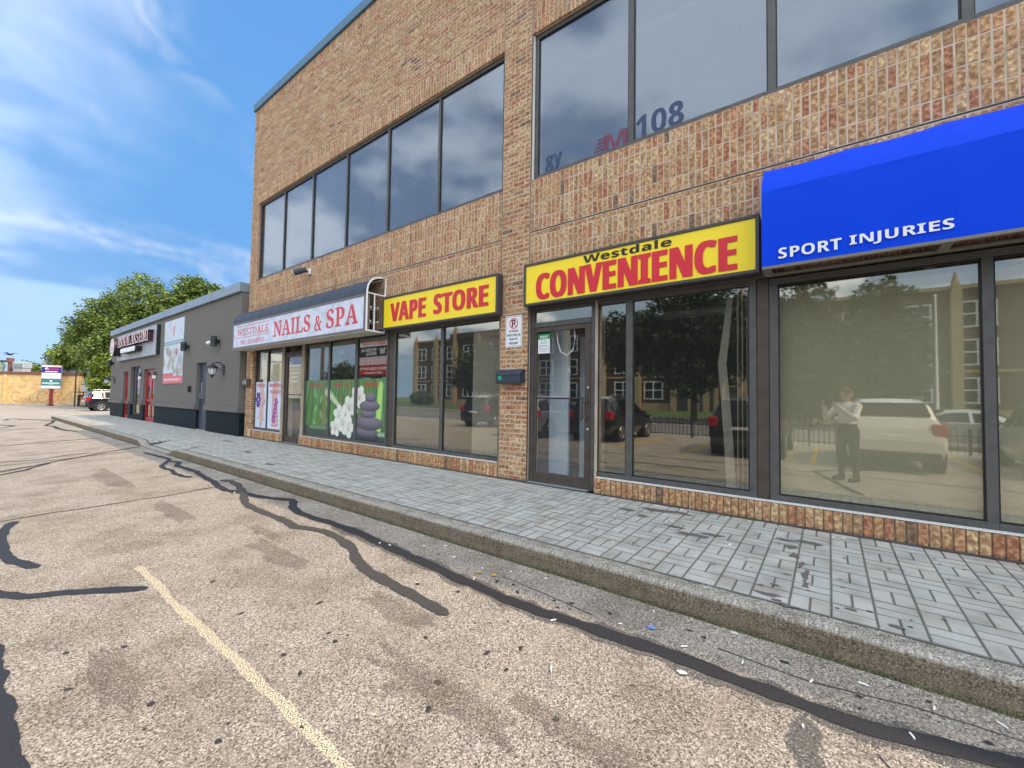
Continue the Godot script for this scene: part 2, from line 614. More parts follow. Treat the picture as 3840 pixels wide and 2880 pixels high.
func lot():
	var bump := noise(0.35, FastNoiseLite.TYPE_SIMPLEX_SMOOTH, 2, 71)
	var asphalt := struct("asphalt_lot", sheet(steps(-110.0, 40.0, 1.0), [-16.0, -4.0, 1.9, 2.0, 2.5, 3.0, 3.5, 4.0, 4.5, 5.0, 6.0, 7.0, 8.0, 10.0, 13.8], func(x, z): return lerpf(minf(ground_y(z), -1.535), ground_y(z), smoothstep(-36.0, -31.0, x))), M.asphalt)
	struct("ground", sheet([-700.0, 700.0], [-700.0, 700.0], func(_x, _z): return -1.72), M.grass)
	var seams := [
		[[-7.37, 4.51], [-7.43, 4.15], [-7.34, 3.75], [-7.27, 3.3], [-7.21, 3.15], [-7.21, 2.53]],
		[[-7.27, 4.41], [-7.02, 4.48], [-6.59, 4.54], [-6.22, 4.55], [-5.91, 4.55], [-5.61, 4.51], [-5.41, 4.45], [-5.23, 4.4]],
		[[-5.2, 4.85], [-4.89, 4.67], [-4.74, 4.61], [-4.58, 4.52], [-4.41, 4.32], [-4.22, 4.12], [-4.03, 3.95]],
		[[-4.0, 4.72], [-3.59, 4.71], [-3.25, 4.71], [-3.02, 4.70], [-2.75, 4.69], [-2.55, 4.69], [-2.43, 4.69], [-1.9, 4.69]],
		[[-12.4, 2.25], [-11.85, 2.23], [-11.35, 2.21], [-10.94, 2.18], [-10.63, 2.22], [-10.28, 2.37], [-10.0, 2.49], [-9.69, 2.53], [-9.29, 2.51], [-8.9, 2.57], [-8.5, 2.55], [-8.29, 2.5]],
		[[-10.46, 2.24], [-10.11, 2.19], [-9.75, 2.33], [-9.27, 2.31], [-8.75, 2.3], [-8.14, 2.38], [-7.62, 2.41], [-7.21, 2.48], [-6.83, 2.5], [-6.4, 2.42], [-6.03, 2.37], [-5.75, 2.29], [-5.51, 2.21], [-5.37, 2.26], [-5.22, 2.35], [-4.98, 2.41], [-4.58, 2.42], [-4.23, 2.39], [-3.94, 2.39], [-3.59, 2.41], [-3.24, 2.44], [-2.66, 2.48], [-2.17, 2.52], [-1.68, 2.55], [-1.26, 2.52], [-0.9, 2.5], [-0.58, 2.48], [-0.3, 2.49], [0.04, 2.49], [0.23, 2.46], [0.37, 2.41], [0.61, 2.37], [1.1, 2.36], [2.2, 2.4]],
		[[-7.62, 2.31], [-7.44, 2.24], [-7.04, 2.28], [-6.64, 2.37], [-6.23, 2.5], [-5.9, 2.61], [-5.6, 2.64], [-5.2, 2.65], [-4.9, 2.64], [-4.63, 2.66], [-4.46, 2.67], [-4.28, 2.62], [-4.08, 2.57], [-3.84, 2.58], [-3.6, 2.62], [-3.37, 2.68], [-3.19, 2.76], [-3.02, 2.82], [-2.78, 2.85], [-2.5, 2.87], [-2.26, 2.89], [-2.06, 2.91], [-1.95, 2.91]],
		[[-13.2, 4.9], [-13.36, 4.28], [-13.2, 3.71], [-13.54, 3.32], [-13.43, 2.97]],
		[[-12.85, 4.9], [-12.82, 4.3], [-12.81, 3.4], [-12.93, 2.47]],
		[[-11.6, 4.8], [-11.83, 4.34], [-12.17, 4.04], [-12.46, 3.7], [-12.84, 3.26], [-13.23, 2.75], [-13.57, 2.27], [-13.73, 2.06]],
		[[-11.1, 4.8], [-11.4, 4.36], [-11.76, 4.03], [-11.97, 3.96], [-12.39, 3.69]],
		[[-17.1, 4.9], [-17.24, 4.13], [-17.39, 3.31], [-17.21, 2.73], [-17.01, 2.16]],
		[[-31.5, 3.46], [-32.7, 3.23], [-28.5, 2.12], [-26.85, 2.33], [-25.07, 2.68], [-24.19, 2.53], [-22.77, 2.56], [-21.44, 2.51], [-20.59, 2.35]],
		[[-27.46, 3.74], [-26.24, 3.41], [-25.49, 3.67], [-25.3, 3.82]],
		[[-24.22, 3.86], [-23.65, 2.97]],
		[[0.4, 3.5], [-0.3, 6.5], [0.9, 8.0], [0.2, 10.0]],
		[[-8.0, 6.0], [-3.0, 6.3], [3.0, 6.1], [8.0, 6.4]],
	]
	var wides := [0.035, 0.085, 0.085, 0.13, 0.075, 0.088, 0.088, 0.05, 0.04, 0.06, 0.06, 0.07, 0.11, 0.1, 0.08, 0.1, 0.06]
	for i in seams.size():
		part("tar_seam", ribbon(seams[i], wides[i], 0.004 + 0.0005 * i, 0.2), M.old_tar if i == 6 or i == 0 else M.tar, asphalt)
	var frayed := ribbon([[-4.2, 2.39], [-3.24, 2.44], [-2.66, 2.48], [-1.68, 2.55], [-0.9, 2.5], [0.04, 2.49], [0.61, 2.37], [1.6, 2.36]], 0.15, 0.003, 0.3)
	part("frayed_seam_edge", frayed, M.worn2, asphalt)
	part("tar_patch", ribbon([[-0.10, 2.56], [-0.07, 2.66], [-0.09, 2.76], [-0.06, 2.9], [-0.1, 3.1]], 0.12, 0.004, 0.35), M.worn2, asphalt)
	part("worn_painted_line", ribbon([[-4.6, 3.89], [-3.54, 3.9], [-2.79, 3.885], [-2.0, 3.885], [-1.3, 3.885]], 0.05, 0.0025, 0.3), M.worn, asphalt)
	# hairline cracks and scuffs
	for c in [[[0.14, 2.62], [0.22, 2.75], [0.2, 2.9]], [[-0.5, 2.28], [-0.1, 2.3], [0.3, 2.22], [0.8, 2.2]], [[-2.0, 2.3], [-1.6, 2.33], [-1.2, 2.38]]]:
		part("crack", ribbon(c, 0.007, 0.003, 0.4), M.old_tar, asphalt)
	# old oil, speckled into the stones
	for s in [[-3.95, 3.05, .5, .16], [-4.6, 2.9, .35, .1], [-1.5, 3.35, .5, .18], [-2.3, 3.0, .4, .14], [-0.9, 3.2, .3, .12], [-6.2, 3.2, .7, .16], [-2.9, 4.3, .4, .08], [-9.5, 3.2, 1.0, .25]]:
		var b := MB.new()
		blob(b, Vector3(s[0], ground_y(s[1]) + 0.0022, s[1]), s[2], s[3], 0.0, 22, 0.35)
		part("oil_stain", b, M.oil, asphalt)
	# chewing gum and oil spots
	var spots := [[-1.98, 2.38], [-1.85, 2.35], [-1.76, 2.42], [-1.49, 2.37], [-1.38, 2.33], [-1.43, 2.43], [-1.12, 2.3], [-0.67, 2.2], [-0.58, 2.22], [-2.43, 2.75], [-2.11, 2.66], [-1.38, 2.91], [-1.51, 3.05], [-1.47, 3.5], [-0.97, 3.21], [-1.34, 3.09], [-1.56, 3.36], [-1.89, 3.15], [-3.41, 4.43], [-2.54, 4.25], [-2.41, 3.71], [-2.19, 3.73], [-2.29, 3.48], [-1.84, 3.89], [-2.05, 4.14], [-3.23, 4.22], [-2.99, 4.47], [-4.65, 2.97], [-3.76, 3.62], [-3.08, 3.68], [-2.78, 3.31], [-2.4, 3.46], [-2.44, 2.75], [-5.21, 3.49], [-3.89, 2.48], [0.35, 2.14], [0.1, 2.28], [-0.2, 2.2], [0.5, 2.3], [-2.7, 2.3], [-3.3, 2.2]]
	for s in spots:
		var b := MB.new()
		blob(b, Vector3(s[0], ground_y(s[1]) + 0.0025, s[1]), rng.randf_range(0.012, 0.024), rng.randf_range(0.010, 0.016), rng.randf() * PI)
		part("spot", b, M.spot, asphalt)
	for i in 90:
		var b := MB.new()
		var z := rng.randf_range(2.1, 4.6)
		var x := rng.randf_range(-9.0, 0.9)
		blob(b, Vector3(x, ground_y(z) + 0.0025, z), rng.randf_range(0.005, 0.012), rng.randf_range(0.004, 0.008), rng.randf() * PI)
		part("spot", b, M.spot, asphalt)


func blob(b: MB, at: Vector3, rx: float, rz: float, turn: float, cnt := 9, ragged := 0.3):
	var ring := []
	for k in cnt:
		var a := TAU * k / cnt
		var r := 1.0 + rng.randf_range(-ragged, ragged)
		var p := Vector2(cos(a) * rx * r, sin(a) * rz * r).rotated(turn)
		ring.append(at + Vector3(p.x, 0, p.y))
	for k in cnt:
		b.tri(at, ring[(k + 1) % cnt], ring[k])    # wound to face up


func paver_mesh(sd: int, col: Color) -> ArrayMesh:
	var r := RandomNumberGenerator.new()
	r.seed = sd
	var b := MB.new()
	var hx := 0.0985
	var hz := 0.0485
	var e := 0.0062
	var top := []
	var rim := []
	for w in [[-1, -1], [-1, 1], [1, 1], [1, -1]]:
		top.append(Vector3(w[0] * (hx - e), r.randf_range(-0.0008, 0.0008), w[1] * (hz - e)))
		rim.append(Vector3(w[0] * hx, -0.0028, w[1] * hz))
	b.quad(top[0], top[1], top[2], top[3], col)
	for k in 4:
		var l := (k + 1) % 4
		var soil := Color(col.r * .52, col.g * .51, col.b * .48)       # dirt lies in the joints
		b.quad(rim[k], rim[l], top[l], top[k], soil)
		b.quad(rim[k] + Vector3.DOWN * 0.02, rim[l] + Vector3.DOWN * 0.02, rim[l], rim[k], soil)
	return b.mesh()


func in_frame(p: Vector3) -> float:        # 0 outside the picture, else how near
	var q := cam_basis().inverse() * (p - Vector3(0, 0, 4.85))
	if q.z > -0.2: return 0.0
	if absf(q.x / q.z) > 1.20 or absf(q.y / q.z) > 0.90: return 0.0
	return 1.0 / q.length()


func cam_basis() -> Basis:
	return Basis.from_euler(Vector3(deg_to_rad(1.974), deg_to_rad(37.114), deg_to_rad(0.882)))


func pavement():
	var zs := [0.0, 0.4, 0.8, 1.1, 1.3, 1.5, 1.7, 1.885]
	var pv := struct("pavement", sheet(steps(-30.2, 7.0, 0.4), zs, func(x, z): return pave_y(x, z) - 0.006), M.bed)
	var tones := [srgb(202, 201, 193), srgb(198, 198, 190), srgb(206, 205, 196), srgb(194, 195, 188), srgb(200, 196, 186)]
	var meshes := []
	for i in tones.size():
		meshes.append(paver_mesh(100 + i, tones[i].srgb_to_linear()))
	var all := []
	for i in range(-151, 35):
		for k in range(0, 9):
			var x0 := i * 0.2
			var z0 := 0.062 + k * 0.2
			for j in 2:
				var flat := (i + k) % 2 == 0
				var at := Vector3(x0 + 0.1, 0, z0 + 0.05 + 0.1 * j) if flat else Vector3(x0 + 0.05 + 0.1 * j, 0, z0 + 0.1)
				if at.z > 1.85: continue
				at.y = pave_y(at.x, at.z) + rng.randf_range(-0.0015, 0.001)
				var sl := Vector3(1, (pave_y(at.x + 0.1, at.z) - pave_y(at.x - 0.1, at.z)) / 0.2, 0)
				var sz := Vector3(0, (pave_y(at.x, at.z + 0.05) - pave_y(at.x, at.z - 0.05)) / 0.1, 1)
				var b := Basis(sl, sz.cross(sl).normalized(), sz) * Basis(Vector3.UP, 0.0 if flat else PI / 2)
				var near := in_frame(at)
				all.append([near * near * near, Transform3D(b, at), rng.randi() % tones.size()])
	all.sort_custom(func(a, b): return a[0] > b[0])
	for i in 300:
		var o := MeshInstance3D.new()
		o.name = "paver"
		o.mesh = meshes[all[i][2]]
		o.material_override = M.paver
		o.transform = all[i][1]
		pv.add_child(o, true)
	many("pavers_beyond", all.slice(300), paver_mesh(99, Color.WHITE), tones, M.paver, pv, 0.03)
	# kerb of cast concrete, in lengths; the dropped part has a low lip
	var kb := struct("kerb", boxed(Vector3(-30.3, -1.7, 1.9), Vector3(7.0, -1.6, 2.0)), M.kerb)
	var f := noise(1.4, FastNoiseLite.TYPE_SIMPLEX, 3, 81)
	var x := -30.3
	while x < 6.9:
		var x1 := minf(x + 3.05, 6.95)
		if x < -13.9 and x1 > -13.9: x1 = -13.9
		elif x < -11.4 and x1 > -11.4: x1 = -11.4
		part("kerb_stone", kerb_piece(x + 0.002, x1 - 0.002, f), M.kerb, kb)
		x = x1
	# the strip of soil and mortar where pavers meet the wall
	var edge := MB.new()
	for i in 150:
		var ex := -13.0 + i * 0.1
		if ex > -3.42 and ex < -2.36 or ex > -10.85 and ex < -9.9: continue
		var w := 0.035 + 0.018 * f.get_noise_2d(ex * 3.0, 5.0)
		edge.quad(Vector3(ex, PAVE + 0.018, -0.02), Vector3(ex, PAVE - 0.001, w + 0.02), Vector3(ex + 0.1, PAVE - 0.001, w + 0.02), Vector3(ex + 0.1, PAVE + 0.018, -0.02))
	part("mortar_fillet", edge, M.bed, pv)
	# stains
	var st := [[-1.73, .48, .10, .05], [-1.45, .31, .16, .06], [-1.26, .27, .12, .07], [-1.53, .62, .08, .04], [-1.16, .77, .10, .04], [-0.95, .89, .14, .05], [-0.81, .80, .10, .03], [-0.31, .54, .10, .035], [-0.17, .49, .09, .05], [-0.25, .72, .05, .05], [-0.22, .92, .03, .08], [-0.17, 1.10, .018, .09], [-0.14, 1.30, .018, .1], [-0.13, 1.47, .018, .07], [-0.31, 1.79, .075, .03], [-0.2, 1.87, .05, .025], [-0.27, 1.84, .04, .02], [-0.37, 1.66, .03, .02], [-0.3, 1.6, .03, .015], [-0.24, 1.36, .025, .015], [0.1, 1.7, .03, .016], [0.28, 1.78, .035, .02], [-12.0, .75, .4, .04], [-9.5, 1.2, .22, .05], [-7.6, 1.6, .15, .05]]
	for s in st:
		var b := MB.new()
		for k in 3:
			blob(b, Vector3(s[0] + rng.randf_range(-.4, .4) * s[2], pave_y(s[0], s[1]) + 0.0025 + 0.0003 * k, s[1] + rng.randf_range(-.4, .4) * s[3]), s[2] * rng.randf_range(.5, .9), s[3] * rng.randf_range(.5, .9), rng.randf_range(-.3, .3), 12, .35)
		part("stain", b, M.stain, pv)
	for i in 110:
		var b := MB.new()
		var z := rng.randf_range(0.15, 1.9)
		var px := rng.randf_range(-7.0, 1.2)
		blob(b, Vector3(px, pave_y(px, z) + 0.0028, z), rng.randf_range(.006, .017), rng.randf_range(.005, .01), rng.randf_range(-.4, .4))
		part("spot", b, M.spot, pv)


func kerb_piece(x0: float, x1: float, f: FastNoiseLite) -> MB:
	var b := MB.new()
	var light := lin(.80, .81, .77).srgb_to_linear()
	var dirt := lin(.42, .37, .29).srgb_to_linear()
	var moss := lin(.22, .24, .13).srgb_to_linear()
	var prof := [[1.885, 0.0, light], [1.99, 0.001, light], [2.02, -0.006, light], [2.036, -0.022, dirt], [2.042, -0.06, dirt], [2.046, -0.11, dirt], [2.05, -0.135, moss], [2.062, -0.2, moss]]
	var last := []
	for i in 31:
		var x := lerpf(x0, x1, i / 30.0)
		var row := []
		for p in prof:
			var y0 := pave_y(x, 2.0)
			var dy: float = p[1] + 0.004 * f.get_noise_2d(x * 6.0, p[0] * 20.0)
			var y := y0 + dy
			if p[1] < -0.05: y = maxf(-1.55, lerpf(y0 - 0.03, -1.35, (-p[1] - 0.03) / 0.12))
			row.append([Vector3(x, y, p[0] + 0.005 * f.get_noise_2d(x * 9.0, p[1] * 40.0)), p[2]])
		if last.size():
			for k in row.size() - 1:
				b.quad(last[k][0], last[k + 1][0], row[k + 1][0], row[k][0])
				for j in [0, 1, 2, 3, 4, 5]:
					var low: bool = [0, 2, 1, 0, 3, 2][j] in [1, 2]
					b.c[b.c.size() - 6 + j] = row[k + 1][1] if low else row[k][1]
		last = row
	for e in [x0, x1]:
		var y := pave_y(e, 2.0)
		b.quad(Vector3(e, -1.55, 1.885), Vector3(e, -1.55, 2.04), Vector3(e, y - 0.01, 2.03), Vector3(e, y, 1.885), dirt)
	return b


func many(called: String, list: Array, mesh: Mesh, tones: Array, m: Material, parent: Node, vary := 0.1):
	var mm := MultiMesh.new()
	mm.transform_format = MultiMesh.TRANSFORM_3D
	mm.use_colors = true
	mm.mesh = mesh
	mm.instance_count = list.size()
	var off: Vector3 = base_of.get(parent, Vector3.ZERO)
	for i in list.size():
		var t: Transform3D = list[i][1]
		t.origin -= off
		mm.set_instance_transform(i, t)
		var c: Color = tones[list[i][2]].srgb_to_linear()
		var j := rng.randf_range(1.0 - vary, 1.0 + vary)
		mm.set_instance_color(i, Color(c.r * j, c.g * j, c.b * j))
	var o := MultiMeshInstance3D.new()
	o.multimesh = mm
	o.material_override = m
	o.name = called
	o.set_meta("kind", "stuff")
	parent.add_child(o, true)


func boxed(a: Vector3, b: Vector3, bev := 0.0) -> MB:
	var m := MB.new()
	m.box(a, b, bev)
	return m


# ---------------------------------------------------------------- brick building

func brick_mesh(w: float, h: float, sd: int, col: Color) -> ArrayMesh:
	# one brick, its worn face at z = 0 with soft arrises
	var r := RandomNumberGenerator.new()
	r.seed = sd
	var b := MB.new()
	var e := 0.004
	var f := []
	var s := []
	for k in [[-1, -1], [1, -1], [1, 1], [-1, 1]]:
		f.append(Vector3(k[0] * (w / 2 - e * r.randf_range(.7, 1.5)), k[1] * (h / 2 - e * r.randf_range(.7, 1.5)), r.randf_range(-.0015, .0015)))
		s.append(Vector3(k[0] * w / 2, k[1] * h / 2, -0.005))
	b.quad(f[0], f[1], f[2], f[3], col)
	for k in 4:
		var l := (k + 1) % 4
		b.quad(s[k], s[l], f[l], f[k], col)
		b.quad(s[k] + Vector3(0, 0, -.03), s[l] + Vector3(0, 0, -.03), s[l], s[k], col)
	return b.mesh()


func stretchers(list: Array, x0: float, x1: float, y0: float, y1: float, z := 0.0, shift := 0):
	var n := int(round((y1 - y0) / 0.0667))
	var ch := (y1 - y0) / n
	for i in n:
		var y := y0 + ch * (i + 0.5)
		var x := x0 - (0.1 if (i + shift) % 2 == 0 else 0.0)
		while x < x1 - 0.02:
			var a := maxf(x, x0)
			var b := minf(x + 0.2, x1)
			if b - a > 0.03:
				list.append([Vector3((a + b) / 2, y, z), Vector2(b - a - 0.01, ch - 0.01), false])
			x += 0.2


func soldiers(list: Array, x0: float, x1: float, y0: float, y1: float, z := 0.0):
	var n := int(round((x1 - x0) / 0.0692))
	var w := (x1 - x0) / n
	for i in n:
		list.append([Vector3(x0 + w * (i + 0.5), (y0 + y1) / 2, z), Vector2(w - 0.0105, y1 - y0 - 0.011), true])


func wall_holes(b: MB, x0: float, x1: float, y0: float, y1: float, zf: float, zb: float, holes: Array):
	# a wall between zb and zf with rectangular openings [x0, x1, y0, y1] that do not overlap in x
	var at := x0
	holes.sort_custom(func(p, q): return p[0] < q[0])
	for o in holes:
		if o[0] > at: b.box(Vector3(at, y0, zb), Vector3(o[0], y1, zf))
		if o[2] > y0: b.box(Vector3(o[0], y0, zb), Vector3(o[1], o[2], zf))
		if o[3] < y1: b.box(Vector3(o[0], o[3], zb), Vector3(o[1], y1, zf))
		at = o[1]
	if at < x1: b.box(Vector3(at, y0, zb), Vector3(x1, y1, zf))


func glass(x0: float, x1: float, y0: float, y1: float, z: float, kind: Material, parent: Node, tint: Material = null, local := false) -> MeshInstance3D:
	# a pane with the reflecting film on its outer face
	var o := MeshInstance3D.new()
	var off: Vector3 = Vector3.ZERO if local else base_of.get(parent, Vector3.ZERO)
	var m := ArrayMesh.new()
	var layers := [[z - 0.006, M.pane], [z, kind]]
	if tint: layers.append([z - 0.012, tint])
	for l in layers:
		var b := MB.new()
		b.quad(Vector3(x0, y0, l[0]) - off, Vector3(x1, y0, l[0]) - off, Vector3(x1, y1, l[0]) - off, Vector3(x0, y1, l[0]) - off)
		var a := []
		a.resize(Mesh.ARRAY_MAX)
		a[Mesh.ARRAY_VERTEX] = b.v
		a[Mesh.ARRAY_NORMAL] = b.n
		a[Mesh.ARRAY_TEX_UV] = b.t
		m.add_surface_from_arrays(Mesh.PRIMITIVE_TRIANGLES, a)
		m.surface_set_material(m.get_surface_count() - 1, l[1])
	o.mesh = m
	o.name = "pane"
	parent.add_child(o, true)
	return o


func window_bank(called: String, posts: Array, y0: float, y1: float, z: float, kind: Material, parent: Node, rail := 0.055, tint: Material = null, skip := []):
	# posts: [x from, x to] of each upright; panes fill the spaces between them
	var b := MB.new()
	var xa: float = posts[0][0]
	var xb: float = posts[-1][1]
	b.box(Vector3(xa, y1, z - 0.06), Vector3(xb, y1 + rail, z + 0.03), 0.003)
	for i in posts.size() - 1:
		if i in skip: continue
		b.box(Vector3(posts[i][0] if i == 0 or (i - 1) in skip else posts[i][1] - 0.001, y0 - rail, z - 0.06), Vector3(posts[i + 1][1], y0, z + 0.032 + 0.0007 * (i % 2)), 0.003)
	var w := part(called, b, M.frame, parent)
	for i in posts.size():
		var s := MB.new()
		var foot := y0
		s.box(Vector3(posts[i][0], foot - (rail if (i in skip) and ((i - 1) in skip) else 0.0), z - 0.06), Vector3(posts[i][1], y1, z + 0.028), 0.003)
		part("mullion", s, M.frame, w)
	for i in posts.size() - 1:
		if i in skip: continue
		glass(posts[i][1], posts[i + 1][0], y0, y1, z, kind, w, tint)
		var g := MB.new()          # the dark glazing gasket round the pane
		var e := 0.012
		var a: float = posts[i][1]
		var c: float = posts[i + 1][0]
		g.box(Vector3(a, y0, z + 0.001), Vector3(a + e, y1, z + 0.012))
		g.box(Vector3(c - e, y0, z + 0.001), Vector3(c, y1, z + 0.012))
		g.box(Vector3(a + e, y0, z + 0.001), Vector3(c - e, y0 + e, z + 0.012))
		g.box(Vector3(a + e, y1 - e, z + 0.001), Vector3(c - e, y1, z + 0.012))
		part("gasket", g, M.black, w)
	return w


func glass_door(x0: float, x1: float, y0: float, y1: float, z: float, parent: Node, stile_l: float, stile_r: float) -> MeshInstance3D:
	var b := MB.new()
	b.box(Vector3(x0, y0, z - 0.022), Vector3(x0 + stile_l, y1, z + 0.022), 0.003)
	b.box(Vector3(x1 - stile_r, y0, z - 0.022), Vector3(x1, y1, z + 0.022), 0.003)
	b.box(Vector3(x0 + stile_l, y1 - 0.06, z - 0.021), Vector3(x1 - stile_r, y1, z + 0.021), 0.003)
	b.box(Vector3(x0 + stile_l, y0, z - 0.021), Vector3(x1 - stile_r, y0 + 0.13, z + 0.021), 0.003)
	var d := part("door", b, M.frame_brown, parent)
	glass(x0 + stile_l, x1 - stile_r, y0 + 0.13, y1 - 0.06, z, M.clear, d)
	return d


func room(b_wall: MB, b_floor: MB, b_ceil: MB, x0: float, x1: float, y0: float, y1: float, zf: float, zb: float):
	b_wall.box(Vector3(x0, y0, zb - 0.1), Vector3(x1, y1, zb))
	b_wall.box(Vector3(x0 - 0.05, y0, zb), Vector3(x0, y1, zf))
	b_wall.box(Vector3(x1, y0, zb), Vector3(x1 + 0.05, y1, zf))
	b_floor.box(Vector3(x0 - .05, y0 - 0.1, zb), Vector3(x1 + .05, y0, zf))
	b_ceil.box(Vector3(x0 - .05, y1, zb), Vector3(x1 + .05, y1 + 0.1, zf))


func brick_building():
	var t := thing("brick_building", "two-storey brown brick plaza with long dark window bands and shop fronts", "building", Vector3(-3.65, PAVE, 0))
	# the wall behind the bricks, in mortar colour, with its openings
	var b := MB.new()
	var xe := 16.0
	b = MB.new()
	wall_holes(b, -13.0, xe, 2.2, 8.06, -0.0038, -0.3, [[-12.58, -3.91, 3.12, 5.30], [-3.39, 5.3, 3.12, 5.30], [5.9, 14.6, 3.12, 5.30]])
	wall_holes(b, -13.0, xe, -1.6, 2.2, -0.0039, -0.3, [[-12.60, -10.88, -0.96, 1.27], [-10.8799, -9.88, -1.6, 1.27], [-9.8799, -3.92, -0.96, 1.27], [-3.41, -2.36, -1.6, 1.27], [-2.3599, 5.3, -0.975, 1.27], [5.9, 14.6, -0.96, 1.27]])
	b.box(Vector3(-13.0, -1.6, -14.0), Vector3(-12.7, 8.06, -0.3))
	b.box(Vector3(15.7, -1.6, -14.0), Vector3(xe, 8.06, -0.3))
	b.box(Vector3(-12.7, -1.6, -14.0), Vector3(15.7, 8.06, -13.7))
	part("wall", b, M.mortar, t)
	b = MB.new()
	b.box(Vector3(-12.7, 7.5, -13.7), Vector3(15.7, 7.7, -0.3))
	part("roof", b, M.roof, t)
	b = MB.new()
	b.box(Vector3(-13.05, 8.065, -0.42), Vector3(xe + .05, 8.27, 0.045), 0.006)
	b.box(Vector3(-13.05, 8.065, -14.05), Vector3(-12.66, 8.27, -0.42), 0.006)
	b.box(Vector3(-12.66, 8.065, -14.05), Vector3(xe + .05, 8.27, -13.66), 0.006)
	part("parapet_flashing", b, M.flash, t)
	# bricks
	var list := []
	for px in [[-13.0, -12.77], [-3.9, -3.4], [5.3, 5.8]]:
		stretchers(list, px[0], px[1], PAVE, 8.06, 0.0, 1)
	stretchers(list, -12.75, -12.585, -0.955, 5.29, 0.0, 0)
	for px in [[-12.75, -3.915], [-3.385, 5.29], [5.815, 8.0]]:
		var a: float = px[0]
		var c: float = px[1]
		soldiers(list, a, c, 7.86, 8.06)
		stretchers(list, a, c, 5.70, 7.86)
		soldiers(list, a, c, 5.50, 5.70)
		soldiers(list, a, c, 5.29, 5.50)
		var m := maxf(a, -12.57)
		soldiers(list, m, c, 2.985, 3.13)
		soldiers(list, m, c, 2.772, 2.985)
		soldiers(list, m, c, 2.558, 2.772)
		soldiers(list, m, c, 2.385, 2.558)
		stretchers(list, m, c, 2.298, 2.365)
		soldiers(list, m, c, 2.085, 2.298)
		soldiers(list, m, c, 1.872, 2.085)
		soldiers(list, m, c, 1.66, 1.872)
		soldiers(list, m, c, 1.45, 1.66)
		soldiers(list, m, c, 1.275, 1.45)
	soldiers(list, -12.57, -10.86, PAVE, -0.955, 0.02)
	soldiers(list, -9.88, -3.915, PAVE, -0.955, 0.02)
	soldiers(list, -2.27, 5.29, PAVE, -0.975, 0.02)
	for i in 3:                                   # the stack of short bricks at the end of the low wall
		list.append([Vector3(-2.312, PAVE + 0.032 + 0.064 * i, 0.02), Vector2(0.075, 0.055), false])
	var tones := [srgb(222, 188, 150), srgb(212, 172, 136), srgb(227, 198, 160), srgb(206, 156, 126), srgb(220, 190, 154), srgb(204, 176, 142), srgb(219, 177, 142), srgb(216, 182, 142), srgb(158, 138, 120), srgb(234, 210, 172)]
	var all := []
	for k in list:
		var p: Vector3 = k[0]
		p.z += rng.randf_range(-0.0025, 0.002)
		var sz: Vector2 = k[1]
		var up: bool = k[2]
		var bs := Basis(Vector3.BACK, PI / 2 if up else 0.0) * Basis.from_scale(Vector3((sz.y if up else sz.x) / 0.19, (sz.x if up else sz.y) / 0.0567, 1.0))
		bs = Basis(Vector3.BACK, rng.randf_range(-.006, .006)) * bs
		var near := in_frame(p)
		var hid: bool = p.y < 1.9 and p.y > 1.25 and (p.x > -3.42 or p.x < -3.88) or p.x > -0.55 and p.y > 1.3 and p.y < 2.3
		var tone := rng.randi() % 8
		if rng.randf() < 0.014: tone = 8
		elif rng.randf() < 0.12: tone = 9
		all.append([0.0 if hid else sz.x * sz.y * near * near * near, Transform3D(bs, p), tone])
	all.sort_custom(func(p, q): return p[0] > q[0])
	var meshes := []
	for i in tones.size():
		meshes.append(brick_mesh(0.19, 0.0567, 200 + i, tones[i].srgb_to_linear()))
	for i in 300:
		var o := MeshInstance3D.new()
		o.name = "brick"
		o.mesh = meshes[all[i][2]]
		o.material_override = M.brick
		var tr: Transform3D = all[i][1]
		tr.origin -= base_of[t]
		o.transform = tr
		t.add_child(o, true)
	many("brickwork", all.slice(300), brick_mesh(0.19, 0.0567, 300, Color.WHITE), tones, M.brick, t)
	for x in [-12.76, -3.908, -3.392, 5.295, 5.807]:      # dark movement joints
		b = MB.new()
		b.box(Vector3(x - 0.007, PAVE if absf(x + 12.76) > .1 else -0.955, -0.012), Vector3(x + 0.007, 8.06, -0.0025))
		part("movement_joint", b, M.frame_brown, t)
	for px in [[-12.57, -3.92], [-3.38, 5.28]]:           # the open joint over the shelf angle
		b = MB.new()
		b.box(Vector3(px[0], 2.367, -0.02), Vector3(px[1], 2.383, -0.0022))
		part("shelf_angle", b, M.black, t)
	b = MB.new()                                   # brick returns at the sides of the openings
	var rt := []
	for q in [[-3.9, 3.13, 5.29, -1], [-3.4, 3.13, 5.29, 1], [-12.585, 3.13, 5.29, 1], [-12.60, -0.95, 1.27, 1]]:
		var y: float = q[1]
		while y < q[2] - 0.05:
			var x: float = q[0]
			b.box(Vector3(x - 0.006, y + 0.005, -0.1), Vector3(x + 0.006, y + 0.0617, -0.006), 0.002, tones[rng.randi() % 8].srgb_to_linear())
			y += 0.0667
	part("brick_return", b, M.brick, t)
	for q in [[-12.57, -10.86, -0.955], [-9.88, -3.95, -0.955], [-2.34, 5.29, -0.975]]:   # beads of sealant along the low wall
		b = MB.new()
		b.box(Vector3(q[0], q[2] + 0.0005, -0.06), Vector3(q[1], q[2] + 0.009, 0.019), 0.002)
		part("sealant_bead", b, M.seal, t)
	b = MB.new()
	b.box(Vector3(-3.391, 3.14, -0.06), Vector3(-3.372, 5.28, -0.02), 0.003)
	part("sealant_bead", b, M.seal, t)
	# upper windows
	window_bank("upper_window_band", [[-12.58, -12.53], [-11.18, -11.13], [-9.75, -9.70], [-8.31, -8.26], [-6.86, -6.81], [-5.42, -5.37], [-3.97, -3.91]], 3.205, 5.235, -0.09, M.film_up, t, 0.07, M.tint_up)
